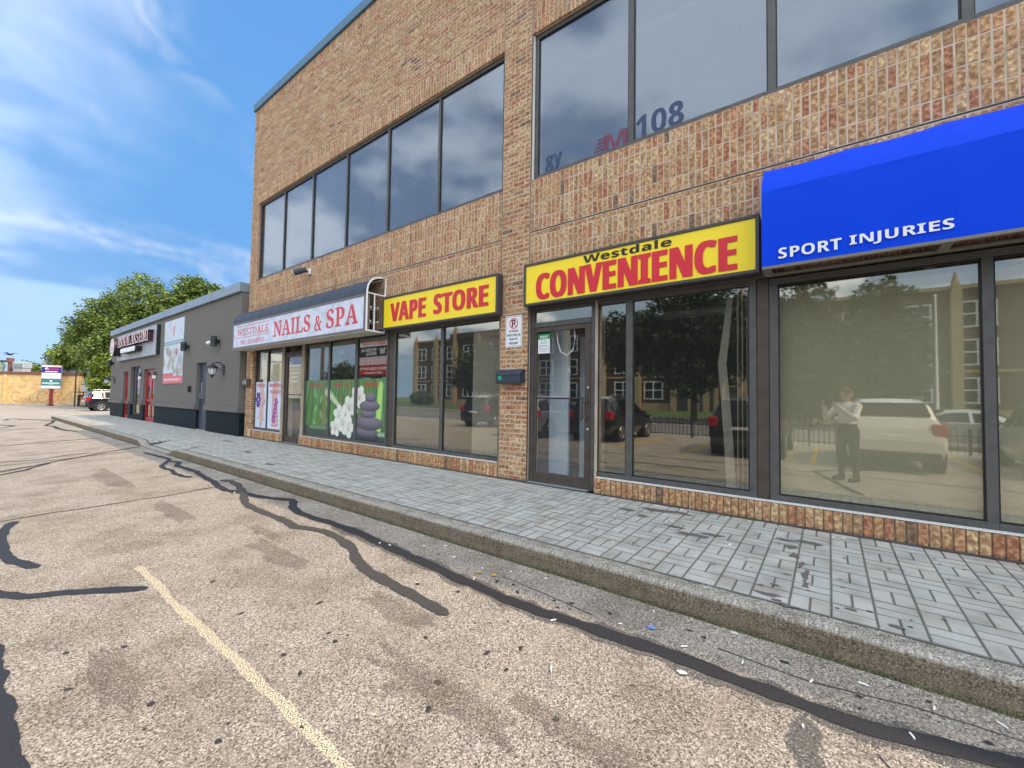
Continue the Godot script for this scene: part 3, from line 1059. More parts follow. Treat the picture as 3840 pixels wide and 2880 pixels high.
	window_bank("upper_window_band", [[-3.375, -3.32], [-1.965, -1.90], [-0.475, -0.405], [0.905, 0.975], [2.35, 2.42], [3.8, 3.87], [5.25, 5.3]], 3.205, 5.235, -0.09, M.film_up, t, 0.07, M.tint_up)
	window_bank("upper_window_band", [[5.9, 5.95], [8.0, 8.07], [10.2, 10.27], [12.4, 12.47], [14.55, 14.6]], 3.205, 5.235, -0.09, M.film_up, t, 0.07, M.tint_up)
	# shop windows
	window_bank("shop_window", [[-12.60, -12.55], [-11.86, -11.80], [-10.92, -10.82], [-9.95, -9.81], [-8.83, -8.76], [-7.80, -7.71], [-6.745, -6.705]], -0.895, 1.20, -0.1, M.film, t, 0.06, M.tint, [2])
	window_bank("shop_window", [[-6.52, -6.47], [-5.26, -5.19], [-3.985, -3.93]], -0.895, 1.20, -0.1, M.film, t, 0.06, M.tint)
	window_bank("shop_window", [[-2.45, -2.36], [-1.98, -1.90], [-0.655, -0.59]], -0.915, 1.215, -0.1, M.film, t, 0.06, M.tint)
	window_bank("shop_window", [[-0.475, -0.40], [0.985, 1.05], [2.5, 2.57], [4.0, 4.07], [5.25, 5.3]], -0.915, 1.19, -0.1, M.film, t, 0.06)
	window_bank("shop_window", [[5.9, 5.95], [8.0, 8.07], [10.2, 10.27], [12.4, 12.47], [14.55, 14.6]], -0.895, 1.19, -0.1, M.film, t, 0.06, M.tint)
	b = MB.new()
	b.box(Vector3(-0.588, -0.973, -0.15), Vector3(-0.478, 1.26, -0.084), 0.004)
	b.box(Vector3(-6.703, -0.953, -0.15), Vector3(-6.523, 1.26, -0.092), 0.004)
	part("brown_post_panel", b, M.frame_brown, t)
	b = MB.new()                                   # dark steel soffits over the windows
	for q in [[-12.6, -3.92], [-3.41, 5.3], [5.9, 14.6]]:
		b.box(Vector3(q[0], 1.262, -0.29), Vector3(q[1], 1.274, 0.03))
	part("lintel", b, M.frame_brown, t)
	# doors
	b = MB.new()
	b.box(Vector3(-3.41, PAVE, -0.16), Vector3(-3.345, 1.262, -0.066), 0.004)
	b.box(Vector3(-3.345, 1.005, -0.16), Vector3(-2.452, 1.075, -0.068), 0.004)
	b.box(Vector3(-3.345, 1.225, -0.16), Vector3(-2.452, 1.262, -0.068), 0.004)
	b.box(Vector3(-2.452, PAVE, -0.162), Vector3(-2.362, -0.976, -0.07), 0.004)
	var jamb := part("door_frame", b, M.frame, t)
	glass(-3.345, -2.452, 1.075, 1.225, -0.1, M.film, jamb, M.tint)
	var d := glass_door(-3.34, -2.455, -1.145, 1.0, -0.095, t, 0.04, 0.085)
	b = MB.new()
	b.box(Vector3(-3.3, 0.0, -0.105), Vector3(-2.55, 0.022, -0.09), 0.003)
	part("push_bar", b, M.black, d)
	b = MB.new()
	b.box(Vector3(-2.575, -0.27, -0.06), Vector3(-2.548, 0.03, -0.03), 0.006)
	b.box(Vector3(-2.55, -0.25, -0.073), Vector3(-2.49, -0.2, -0.035), 0.004)
	b.box(Vector3(-2.55, -0.04, -0.073), Vector3(-2.49, 0.01, -0.035), 0.004)
	part("pull_handle", b, M.frame_brown, d)
	for y in [0.155, -0.385]:
		b = MB.new()
		b.lathe(Vector3(-2.49, y, -0.073), [Vector2(0.019, 0), Vector2(0.019, 0.006), Vector2(0.015, 0.01), Vector2(0, 0.01)], 14, Vector3.BACK)
		part("lock", b, M.alum, d)
	b = MB.new()
	b.box(Vector3(-3.4, PAVE - .004, -0.16), Vector3(-2.45, PAVE + 0.012, 0.0), 0.003)
	b.box(Vector3(-10.82, PAVE - .004, -0.16), Vector3(-9.95, PAVE + 0.012, 0.0), 0.003)
	part("door_sill", b, M.alum, t)
	b = MB.new()
	b.box(Vector3(-10.9, PAVE, -0.16), Vector3(-10.815, 1.2, -0.067), 0.004)
	b.box(Vector3(-9.955, PAVE, -0.162), Vector3(-9.885, -0.9, -0.067), 0.004)
	b.box(Vector3(-10.815, 1.0, -0.16), Vector3(-9.952, 1.06, -0.068), 0.004)
	part("door_frame", b, M.dark, t)
	d = glass_door(-10.81, -9.955, -1.145, 0.995, -0.095, t, 0.075, 0.075)
	b = MB.new()
	for q in [[.70, .735, .03], [.62, .626, .0], [.53, .55, .06], [.43, .447, .15], [.33, .347, .15]]:
		b.box(Vector3(-10.68 + q[2], q[0], -0.092), Vector3(-10.06 - q[2], q[1], -0.091))
	words("NAILS AND SPA", true, false, -10.66, -10.08, 0.70, 0.745, -0.088, M.white, d)
	part("opening_hours", b, M.white, d)
	b = MB.new()
	b.box(Vector3(-10.7, 0.0, -0.105), Vector3(-10.06, 0.022, -0.09), 0.003)
	part("push_bar", b, M.black, d)
	# notice on the corner shop's door
	var ps := MB.new()
	ps.box(Vector3(-3.285, 0.638, -0.0925), Vector3(-3.09, 0.91, -0.0915))
	var pass_card := part("inspection_card", ps, M.white, d)
	ps = MB.new()
	ps.box(Vector3(-3.285, 0.838, -0.0915), Vector3(-3.09, 0.91, -0.0905))
	part("green_band", ps, M.green_sticker, pass_card)
	words("PASS", true, false, -3.25, -3.125, 0.848, 0.888, -0.0895, M.white, pass_card, "lettering", 0.001)
	ps = MB.new()
	for q in [[.815, .05], [.795, .06], [.775, .06], [.75, .07], [.735, .09], [.71, .085], [.69, .08], [.665, .05]]:
		ps.box(Vector3(-3.187 - q[1], q[0], -0.0915), Vector3(-3.187 + q[1], q[0] + 0.005, -0.091))
	part("printed_lines", ps, mat(srgb(110, 150, 130), .6), pass_card)
	# rooms behind the glass
	var bw := MB.new()
	var bf := MB.new()
	var bc := MB.new()
	room(bw, bf, bc, -12.65, -6.66, PAVE, 1.6, -0.16, -6.0)
	room(bw, bf, bc, -6.56, -3.75, PAVE, 1.6, -0.16, -6.0)
	room(bw, bf, bc, -0.45, 5.5, PAVE, 1.6, -0.16, -5.0)
	part("interior_wall", bw, M.wall_in, t)
	part("interior_floor", bf, M.floor_in, t)
	part("interior_ceiling", bc, M.ceil_in, t)
	bw = MB.new()
	bf = MB.new()
	bc = MB.new()
	room(bw, bf, bc, -3.36, -0.55, PAVE, 1.6, -0.3, -7.0)
	bw.box(Vector3(-1.9, PAVE, -4.2), Vector3(-0.56, 0.7, -4.1))
	bw.box(Vector3(-3.0, PAVE, -5.2), Vector3(-2.2, 0.9, -5.1))
	part("dark_interior_wall", bw, M.wall_dark, t)
	part("interior_floor", bf, M.floor_in, t)
	part("interior_ceiling", bc, M.wall_dark, t)
	b = MB.new()                                   # pale boards just inside the corner shop's door
	b.box(Vector3(-3.34, PAVE, -0.55), Vector3(-3.02, 1.2, -0.5))
	b.box(Vector3(-3.02, PAVE, -0.9), Vector3(-2.72, 0.95, -0.85))
	part("pale_partition", b, mat(srgb(196, 216, 226), .8), t)
	b = MB.new()
	for i in 5:
		b.box(Vector3(-2.9 + .16 * i, -0.3, -2.1), Vector3(-2.88 + .16 * i, 1.0, -2.08))
	for i in 6:
		b.box(Vector3(-2.9, -0.28 + .24 * i, -2.102), Vector3(-2.24, -0.26 + .24 * i, -2.078))
	part("wire_rack", b, M.black, t)
	b = MB.new()
	b.tube([Vector3(-3.02, 0.98, -0.16), Vector3(-3.01, 0.80, -0.17), Vector3(-2.97, 0.66, -0.18), Vector3(-2.86, 0.60, -0.18), Vector3(-2.77, 0.68, -0.18), Vector3(-2.74, 0.84, -0.17), Vector3(-2.75, 0.98, -0.16)], 0.011, 7)
	part("hanging_cord", b, M.white, t)
	b = MB.new()
	b.box(Vector3(-2.4, 1.42, -2.6), Vector3(-1.2, 1.5, -2.35), 0.01)
	part("ceiling_lamp_fitting", b, M.white, t)
	# upper rooms: lowered ceilings with a grid, a bulkhead, doorways in the back wall
	for q in [[-12.62, -3.6], [-3.55, 5.4]]:
		bw = MB.new()
		bf = MB.new()
		bc = MB.new()
		room(bw, bf, bc, q[0], q[1], 2.75, 5.02, -0.62, -5.2)
		room(bw, bf, MB.new(), q[0], q[1], 2.7499, 5.5, -0.16, -5.2001)
		part("upper_interior_wall", bw, M.wall_up, t)
		part("interior_floor", bf, M.floor_in, t)
		part("upper_ceiling", bc, M.ceil_in, t)
		b = MB.new()
		for i in 15:
			b.box(Vector3(q[0] + .6 * i, 5.012, -5.2), Vector3(q[0] + .6 * i + .025, 5.0195, -0.63))
		for i in 8:
			b.box(Vector3(q[0], 5.0125, -5.0 + .6 * i), Vector3(q[1], 5.0196, -4.975 + .6 * i))
		part("ceiling_grid", b, mat(srgb(160, 164, 166), .8), t)
		b = MB.new()
		b.box(Vector3(q[0] + .01, 4.55, -2.9), Vector3(q[1] - .01, 5.01, -2.6))
		part("bulkhead", b, M.wall_up, t)
		b = MB.new()
		for x in [1.9, 4.7, 7.4]:
			b.box(Vector3(q[0] + x, 2.76, -5.198), Vector3(q[0] + x + 1.0, 4.6, -5.17))
			b.box(Vector3(q[0] + x + .3, 5.0, -1.6), Vector3(q[0] + x + .75, 5.0195, -1.15))
		part("doorway", b, mat(srgb(70, 84, 104), .9), t)
	b = MB.new()
	b.box(Vector3(-8.2, 2.76, -2.0), Vector3(-8.1, 5.01, -0.7))
	b.box(Vector3(-7.9, 2.76, -2.55), Vector3(-7.2, 5.0, -2.45))
	b.box(Vector3(-5.0, 2.76, -1.8), Vector3(-3.7, 4.3, -1.7))
	part("partition", b, M.wall_up, t)
	b = MB.new()
	for i in 3:
		b.quad(Vector3(-12.5 + 1.43 * i, 3.21, -0.145), Vector3(-11.2 + 1.43 * i, 3.21, -0.145), Vector3(-11.2 + 1.43 * i, 5.23, -0.145), Vector3(-12.5 + 1.43 * i, 5.23, -0.145))
	part("drawn_shade", b, mat(srgb(150, 165, 185), .9), t)
	words("gy", true, false, -3.2, -2.93, 3.22, 3.45, -0.0885, mat(srgb(52, 70, 104), .6), t, "window_lettering")
	words("M", true, false, -2.30, -1.99, 3.215, 3.42, -0.0885, mat(srgb(120, 60, 84), .6), t, "window_lettering")
	words("108", true, false, -1.88, -1.31, 3.215, 3.50, -0.0885, mat(srgb(54, 70, 104), .6), t, "window_lettering")
	b = MB.new()
	for i in 4:
		b.box(Vector3(-2.44 + .02 * i, 3.25 + .045 * i, -0.0885), Vector3(-2.26, 3.268 + .045 * i, -0.0865))
	part("window_lettering", b, mat(srgb(120, 60, 84), .6), t)
	# blinds and things in the shop windows
	blinds(t)
	posters(t)


func blinds(t: Node3D):
	var b := MB.new()
	b.quad(Vector3(-0.41, -0.91, -0.17), Vector3(5.2, -0.91, -0.17), Vector3(5.2, 1.12, -0.17), Vector3(-0.41, 1.12, -0.17))
	part("roller_blind", b, M.blind, t)
	b = MB.new()
	b.box(Vector3(-0.41, 1.12, -0.2), Vector3(5.2, 1.17, -0.15), 0.01)
	part("blind_roller", b, mat(srgb(96, 84, 52), .7), t)
	# vertical blind drawn to the side of the corner shop, one slat hanging out of line
	b = MB.new()
	var pts := [[-0.86, 1.2, 0.055], [-0.90, 0.8, .07], [-0.945, 0.42, .085], [-0.915, 0.05, .088], [-0.885, -0.4, .09], [-0.855, -0.975, .092]]
	for i in pts.size() - 1:
		var p = pts[i]
		var q = pts[i + 1]
		b.quad(Vector3(q[0] - q[2] / 2, q[1], -0.26), Vector3(q[0] + q[2] / 2, q[1], -0.27), Vector3(p[0] + p[2] / 2, p[1], -0.27), Vector3(p[0] - p[2] / 2, p[1], -0.26))
	part("blind_slat", b, M.slat, t)
	for i in 4:
		b = MB.new()
		b.box(Vector3(-0.79 + .045 * i, -0.96, -0.30), Vector3(-0.782 + .045 * i, 1.2, -0.22))
		part("blind_slat", b, M.slat, t)
	for i in 9:                                     # drawn slats at the right of the next shop
		b = MB.new()
		b.quad(Vector3(-4.62 + .075 * i, -0.9, -0.2 - .01 * (i % 2)), Vector3(-4.55 + .075 * i, -0.9, -0.215), Vector3(-4.55 + .075 * i, 1.19, -0.215), Vector3(-4.62 + .075 * i, 1.19, -0.2 - .01 * (i % 2)))
		part("blind_slat", b, M.slat, t)
	for q in [["OPEN", -9.34, -8.93, 0.84, 0.94, 0], ["pa", -8.57, -8.36, 0.86, 1.0, 1], ["T:", -8.14, -7.96, 0.87, 1.02, 2]]:
		words(q[0], q[5] > 0, false, q[1], q[2], q[3], q[4], -0.14, [mat(srgb(235, 60, 60), .5), mat(srgb(240, 225, 110), .5), mat(srgb(235, 60, 90), .5)][q[5]], t, "window_lettering")


class Paint:                # a small painter for printed pictures
	var im: Image

	func _init(w: int, h: int, c: Color):
		im = Image.create(w, h, false, Image.FORMAT_RGB8)
		im.fill(c)

	func oval(cx: float, cy: float, rx: float, ry: float, turn: float, c: Color, edge := 0.08, shade := 0.0, alpha := 1.0):
		var r := maxf(rx, ry)
		for y in range(maxi(0, int(cy - r)), mini(im.get_height(), int(cy + r) + 1)):
			for x in range(maxi(0, int(cx - r)), mini(im.get_width(), int(cx + r) + 1)):
				var d := Vector2(x - cx, y - cy).rotated(-turn)
				var q := Vector2(d.x / rx, d.y / ry)
				var l := q.length()
				if l > 1.0: continue
				var a := alpha * clampf((1.0 - l) / edge, 0.0, 1.0)
				var k := 1.0 - shade * (0.5 + 0.5 * q.y) - shade * 0.4 * l * l
				im.set_pixel(x, y, im.get_pixel(x, y).lerp(Color(c.r * k, c.g * k, c.b * k), a))

	func bar(p: Vector2, q: Vector2, w0: float, w1: float, c: Color, shade := 0.25):
		var lo := Vector2(minf(p.x, q.x), minf(p.y, q.y)) - Vector2.ONE * maxf(w0, w1)
		var hi := Vector2(maxf(p.x, q.x), maxf(p.y, q.y)) + Vector2.ONE * maxf(w0, w1)
		for y in range(maxi(0, int(lo.y)), mini(im.get_height(), int(hi.y) + 1)):
			for x in range(maxi(0, int(lo.x)), mini(im.get_width(), int(hi.x) + 1)):
				var d := q - p
				var s := clampf((Vector2(x, y) - p).dot(d) / d.length_squared(), 0, 1)
				var off := Vector2(x, y) - p - d * s
				var w := lerpf(w0, w1, s)
				var l := off.length() / w
				if l > 1.0: continue
				var k := 1.0 - shade * l * l
				im.set_pixel(x, y, im.get_pixel(x, y).lerp(Color(c.r * k, c.g * k, c.b * k), clampf((1.0 - l) / .25, 0, 1)))

	func texture() -> ImageTexture:
		return ImageTexture.create_from_image(im)


func print_mat(t: Texture2D) -> StandardMaterial3D:
	var m := mat(Color.WHITE, 0.35)
	m.albedo_texture = t
	return m


func picture(called: String, x0: float, x1: float, y0: float, y1: float, z: float, m: Material, parent: Node, u0 := 0.0, u1 := 1.0):
	var b := MB.new()
	b.quad(Vector3(x0, y0, z), Vector3(x1, y0, z), Vector3(x1, y1, z), Vector3(x0, y1, z))
	for i in b.t.size():
		b.t[i].x = lerpf(u0, u1, b.t[i].x)
	return part(called, b, m, parent)


func posters(t: Node3D):
	var skin := srgb(232, 186, 176)
	var nail := srgb(205, 60, 80)
	# hands with a violet orchid
	var p := Paint.new(150, 260, srgb(214, 228, 246))
	p.bar(Vector2(75, 10), Vector2(85, 70), 24, 26, skin)
	p.bar(Vector2(95, 60), Vector2(112, 120), 11, 7, skin)
	p.bar(Vector2(104, 60), Vector2(124, 110), 10, 6, skin)
	p.bar(Vector2(85, 70), Vector2(98, 135), 11, 7, skin)
	p.bar(Vector2(85, 130), Vector2(84, 175), 25, 27, skin)
	for f in [[62, 180, 44, 205], [72, 190, 66, 238], [84, 190, 80, 250], [96, 190, 92, 238], [104, 180, 112, 215]]:
		p.bar(Vector2(f[0], f[1]), Vector2(f[2], f[3]), 9, 5, skin)
		p.oval(f[2], f[3], 4, 7, 0, nail.darkened(.3))
	for f in [[98, 135], [112, 122], [124, 111]]: p.oval(f[0], f[1], 5, 8, -.3, nail)
	for k in 6: p.oval(38 + 17 * cos(k * TAU / 6), 100 + 27 * sin(k * TAU / 6), 15, 22, k * TAU / 6 + PI / 2, srgb(104, 76, 178), .2, .3)
	p.oval(38, 128, 9, 24, 0, srgb(120, 90, 196), .2, .3)
	p.oval(38, 100, 8, 9, 0, srgb(226, 206, 240))
	var pm := print_mat(p.texture())
	picture("window_poster", -12.548, -11.862, -0.892, 0.34, -0.0885, pm, t)
	# a foot with magenta orchids
	p = Paint.new(150, 260, srgb(214, 228, 246))
	p.bar(Vector2(70, 20), Vector2(64, 110), 27, 25, skin)
	p.bar(Vector2(92, 20), Vector2(84, 90), 14, 9, skin)
	p.bar(Vector2(56, 90), Vector2(44, 70), 12, 7, skin)
	p.bar(Vector2(68, 110), Vector2(74, 205), 26, 36, skin)
	for f in 5: p.oval(48 + 13 * f, 236 - absf(f - 1.5) * 3, 8, 11, 0, skin)
	for f in 5: p.oval(48 + 13 * f, 242 - absf(f - 1.5) * 3, 5, 6, 0, nail)
	for k in 5:
		for j in 5: p.oval(82 - 5 * k + 9 * cos(j * TAU / 5 + k), 110 + 24 * k + 12 * sin(j * TAU / 5 + k), 9, 12, j * TAU / 5 + PI / 2 + k, srgb(186, 74, 178), .2, .25)
		p.oval(82 - 5 * k, 110 + 24 * k, 4, 5, 0, srgb(240, 190, 225))
	picture("window_poster", -11.798, -10.922, -0.892, 0.34, -0.0885, print_mat(p.texture()), t)
	# three panes of green leaves, white orchids and stacked stones
	p = Paint.new(640, 280, srgb(92, 142, 82))
	for k in 14: p.bar(Vector2(20 + 50 * k, 300), Vector2(60 + 40 * k + (k % 3) * 40, -20), 60 - 2 * k, 12, srgb(80 + 12 * (k % 4), 132 + 14 * (k % 3), 66 + 14 * (k % 2)), .5)
	for k in 7: p.oval(95 + 6 * (k % 3) * 9, 70 + 26 * k, 15, 34, .45 * (1 if k % 2 else -1), srgb(150, 206, 110), .6, .2, .8)
	p.bar(Vector2(200, 60), Vector2(330, 150), 26, 10, srgb(196, 214, 178), .3)
	p.bar(Vector2(600, 30), Vector2(585, 230), 22, 26, srgb(178, 226, 120), .2)
	p.bar(Vector2(0, 262), Vector2(640, 270), 34, 30, srgb(58, 76, 72), .2)
	p.bar(Vector2(50, 240), Vector2(215, 238), 13, 13, srgb(110, 150, 108), .5)
	p.bar(Vector2(560, 246), Vector2(640, 244), 14, 14, srgb(150, 190, 150), .5)
	var petal := srgb(246, 248, 238)
	for f in [[300, 170, 42], [380, 130, 46], [372, 225, 44], [270, 232, 38], [330, 205, 40], [440, 80, 44]]:
		for k in 5: p.oval(f[0] + f[2] * .55 * cos(k * TAU / 5 + f[0]), f[1] + f[2] * .55 * sin(k * TAU / 5 + f[0]), f[2] * .56, f[2] * .74, k * TAU / 5 + f[0] + PI / 2, petal, .18, .14)
		p.oval(f[0], f[1] + 4, f[2] * .16, f[2] * .28, .2, srgb(214, 200, 120), .4)
		p.oval(f[0] + 2, f[1] + 10, f[2] * .08, f[2] * .12, .2, srgb(186, 84, 60), .4)
	var stone := srgb(150, 144, 164)
	for s in [[520, 262, 78, 22], [500, 240, 90, 26], [520, 200, 105, 32], [512, 158, 62, 19], [522, 122, 78, 25], [528, 84, 42, 21]]:
		p.oval(s[0], s[1], s[2], s[3], 0, stone if s[1] < 250 else srgb(70, 84, 98), .06, .42)
	var big := print_mat(p.texture())
	picture("window_poster", -9.808, -8.832, -0.892, 0.34, -0.0885, big, t, 0.0, .325)
	picture("window_poster", -8.758, -7.802, -0.892, 0.345, -0.0885, big, t, .335, .655)
	picture("window_poster", -7.708, -6.747, -0.892, 0.35, -0.0885, big, t, .665, 1.0)
	var thin := mat(srgb(205, 70, 92), .5)
	for q in [["BIO GEL", -12.45, -11.93, .20, .29], ["MANICURE", -11.7, -11.0, .20, .29], ["PEDICURE", -11.68, -11.0, .03, .12], ["ACRYLIC", -9.62, -9.04, .19, .28], ["SHELLAC", -8.58, -7.98, .19, .28], ["WAXING", -7.5, -6.97, .19, .28]]:
		words(q[0], false, false, q[1], q[2], q[3], q[4], -0.085, thin, t, "window_lettering", 0.002)


# ---------------------------------------------------------------- low grey building next door

func low_building():
	var t := thing("low_restaurant_building", "low charcoal stucco building with pale metal roof edge beside the brick plaza", "building", Vector3(-21.2, PAVE, 0.15))
	var holes := [[-26.55, -25.65, PAVE, 0.97], [-25.2, -23.6, -0.98, 1.15], [-23.0, -21.4, PAVE, 0.98], [-16.52, -15.62, PAVE, 1.0]]
	var b := MB.new()
	wall_holes(b, -29.3, -13.05, -0.52, 2.86, 0.15, -0.15, [[-26.55, -25.65, -0.52, 0.97], [-25.2, -23.6, -0.52, 1.15], [-23.0, -21.4, -0.52, 0.98], [-16.52, -15.62, -0.52, 1.0]])
	b.box(Vector3(-29.3, -1.6, -14.0), Vector3(-29.0, 2.86, -0.15))
	b.box(Vector3(-29.0, -1.6, -14.0), Vector3(-13.05, 2.86, -13.7))
	part("stucco_wall", b, M.stucco, t)
	b = MB.new()
	wall_holes(b, -29.3, -13.05, -1.6, -0.5205, 0.12, -0.15, [[-26.55, -25.65, -1.6, -0.5205], [-25.2, -23.6, -0.98, -0.5205], [-23.0, -21.4, -1.6, -0.5205], [-16.52, -15.62, -1.6, -0.5205]])
	part("dark_base_panel", b, M.base_panel, t)
	for q in [[-29.36, -26.55], [-25.65, -25.2], [-23.6, -23.0], [-21.4, -16.52], [-15.62, -12.99]]:
		b = MB.new()
		b.box(Vector3(q[0], -0.51, 0.151), Vector3(q[1], -0.37, 0.21), 0.008)
		part("stucco_band", b, M.stucco, t)
	b = MB.new()
	b.box(Vector3(-29.38, 2.865, -14.05), Vector3(-13.02, 3.13, 0.23), 0.01)
	part("roof_edge", b, M.cap, t)
	b = MB.new()                                    # metal lengths of the roof edge: seams
	for x in [-27.2, -24.8, -22.4, -20.0, -17.6, -15.2]:
		b.box(Vector3(x, 2.86, 0.225), Vector3(x + 0.03, 3.134, 0.234))
	part("roof_edge_seam", b, mat(srgb(118, 134, 146), .4, .3), t)
	b = MB.new()
	b.box(Vector3(-29.0, PAVE - .05, -6.1), Vector3(-13.05, 2.7, -6.0))
	part("interior_wall", b, M.wall_dark, t)
	b = MB.new()
	b.box(Vector3(-29.0, PAVE - .1, -6.0), Vector3(-13.05, PAVE - .01, -0.16))
	part("interior_floor", b, M.floor_in, t)
	# red double door, tall window, red door, slate side door
	for q in [[-26.55, -25.65, 1], [-23.0, -21.4, 2]]:
		b = MB.new()
		var w: float = (q[1] - q[0]) / q[2]
		for k in q[2]:
			var x0: float = q[0] + w * k
			for s in [[x0, x0 + .09], [x0 + w - .09, x0 + w]]:
				b.box(Vector3(s[0], PAVE + .01, 0.00), Vector3(s[1], 0.965, 0.06), 0.004)
			b.box(Vector3(x0 + .09, PAVE + .01, 0.001), Vector3(x0 + w - .09, PAVE + .14, 0.059), 0.004)
			b.box(Vector3(x0 + .09, .87, 0.001), Vector3(x0 + w - .09, 0.965, 0.059), 0.004)
			b.box(Vector3(x0 + .09, -.35, 0.001), Vector3(x0 + w - .09, -.25, 0.059), 0.004)
		var d := part("red_door", b, M.red_frame, t)
		for k in q[2]:
			var x0: float = q[0] + w * k
			glass(x0 + .09, x0 + w - .09, PAVE + .14, .87, 0.04, M.film, d)
			painted_reflection(x0 + .1, x0 + w - .1, .27, .72, 0.03, d)
			var sl := MB.new()
			sl.box(Vector3(x0 + w - .11, -0.2, 0.062), Vector3(x0 + w - .13 + .05, 0.1, 0.09), .005)
			part("handle", sl, M.alum, d)
	b = MB.new()
	for s in [[-25.2, -24.72], [-23.72, -23.6]]:
		b.box(Vector3(s[0], -0.98, -0.02), Vector3(s[1], 1.15, 0.04), 0.004)
	b.box(Vector3(-24.72, 1.08, -0.019), Vector3(-23.72, 1.15, 0.039), 0.004)
	b.box(Vector3(-24.72, -0.98, -0.019), Vector3(-23.72, -0.9, 0.039), 0.004)
	var wn := part("tall_window", b, M.dark, t)
	glass(-24.72, -23.72, -0.9, 1.08, 0.02, M.film, wn)
	painted_reflection(-24.7, -23.74, .2, .66, 0.008, wn)
	b = MB.new()
	b.box(Vector3(-16.44, PAVE + .02, -0.02), Vector3(-15.70, .93, 0.035), 0.005)
	var sd := part("slate_door", b, M.door_slate, t)
	b = MB.new()
	b.box(Vector3(-16.52, PAVE, -0.04), Vector3(-16.44, 1.0, 0.05), 0.004)
	b.box(Vector3(-15.70, PAVE, -0.04), Vector3(-15.62, 1.0, 0.05), 0.004)
	b.box(Vector3(-16.44, .93, -0.04), Vector3(-15.70, 1.0, 0.049), 0.004)
	part("frame", b, M.door_slate, sd)
	b = MB.new()
	b.box(Vector3(-16.35, 0.02, 0.036), Vector3(-16.29, .36, 0.06), 0.006)
	part("handle_plate", b, M.alum, sd)
	b = MB.new()
	b.box(Vector3(-16.52, PAVE, -0.12), Vector3(-15.62, PAVE + .015, 0.12), 0.003)
	part("sill", b, M.alum, sd)


func painted_reflection(x0: float, x1: float, y0: float, y1: float, z: float, parent: Node):  # mirror image of a red shop fascia opposite, drawn as coloured panels behind glass
	var b := MB.new()
	b.box(Vector3(x0, y0, z - .004), Vector3(x1, y1, z))
	var p := part("red_fascia_reflection", b, mat(srgb(232, 44, 36), .5), parent)
	b = MB.new()
	var w := x1 - x0
	for k in 3:
		b.box(Vector3(x0 + w * (.1 + .28 * k), lerpf(y0, y1, .55), z + .001), Vector3(x0 + w * (.3 + .28 * k), lerpf(y0, y1, .86), z + .003))
	b.box(Vector3(x0 + w * .05, lerpf(y0, y1, .18), z + .001), Vector3(x1 - w * .05, lerpf(y0, y1, .25), z + .003))
	part("reflection_lettering", b, mat(srgb(190, 120, 190), .5), p)


# ---------------------------------------------------------------- tan building across the end of the lot

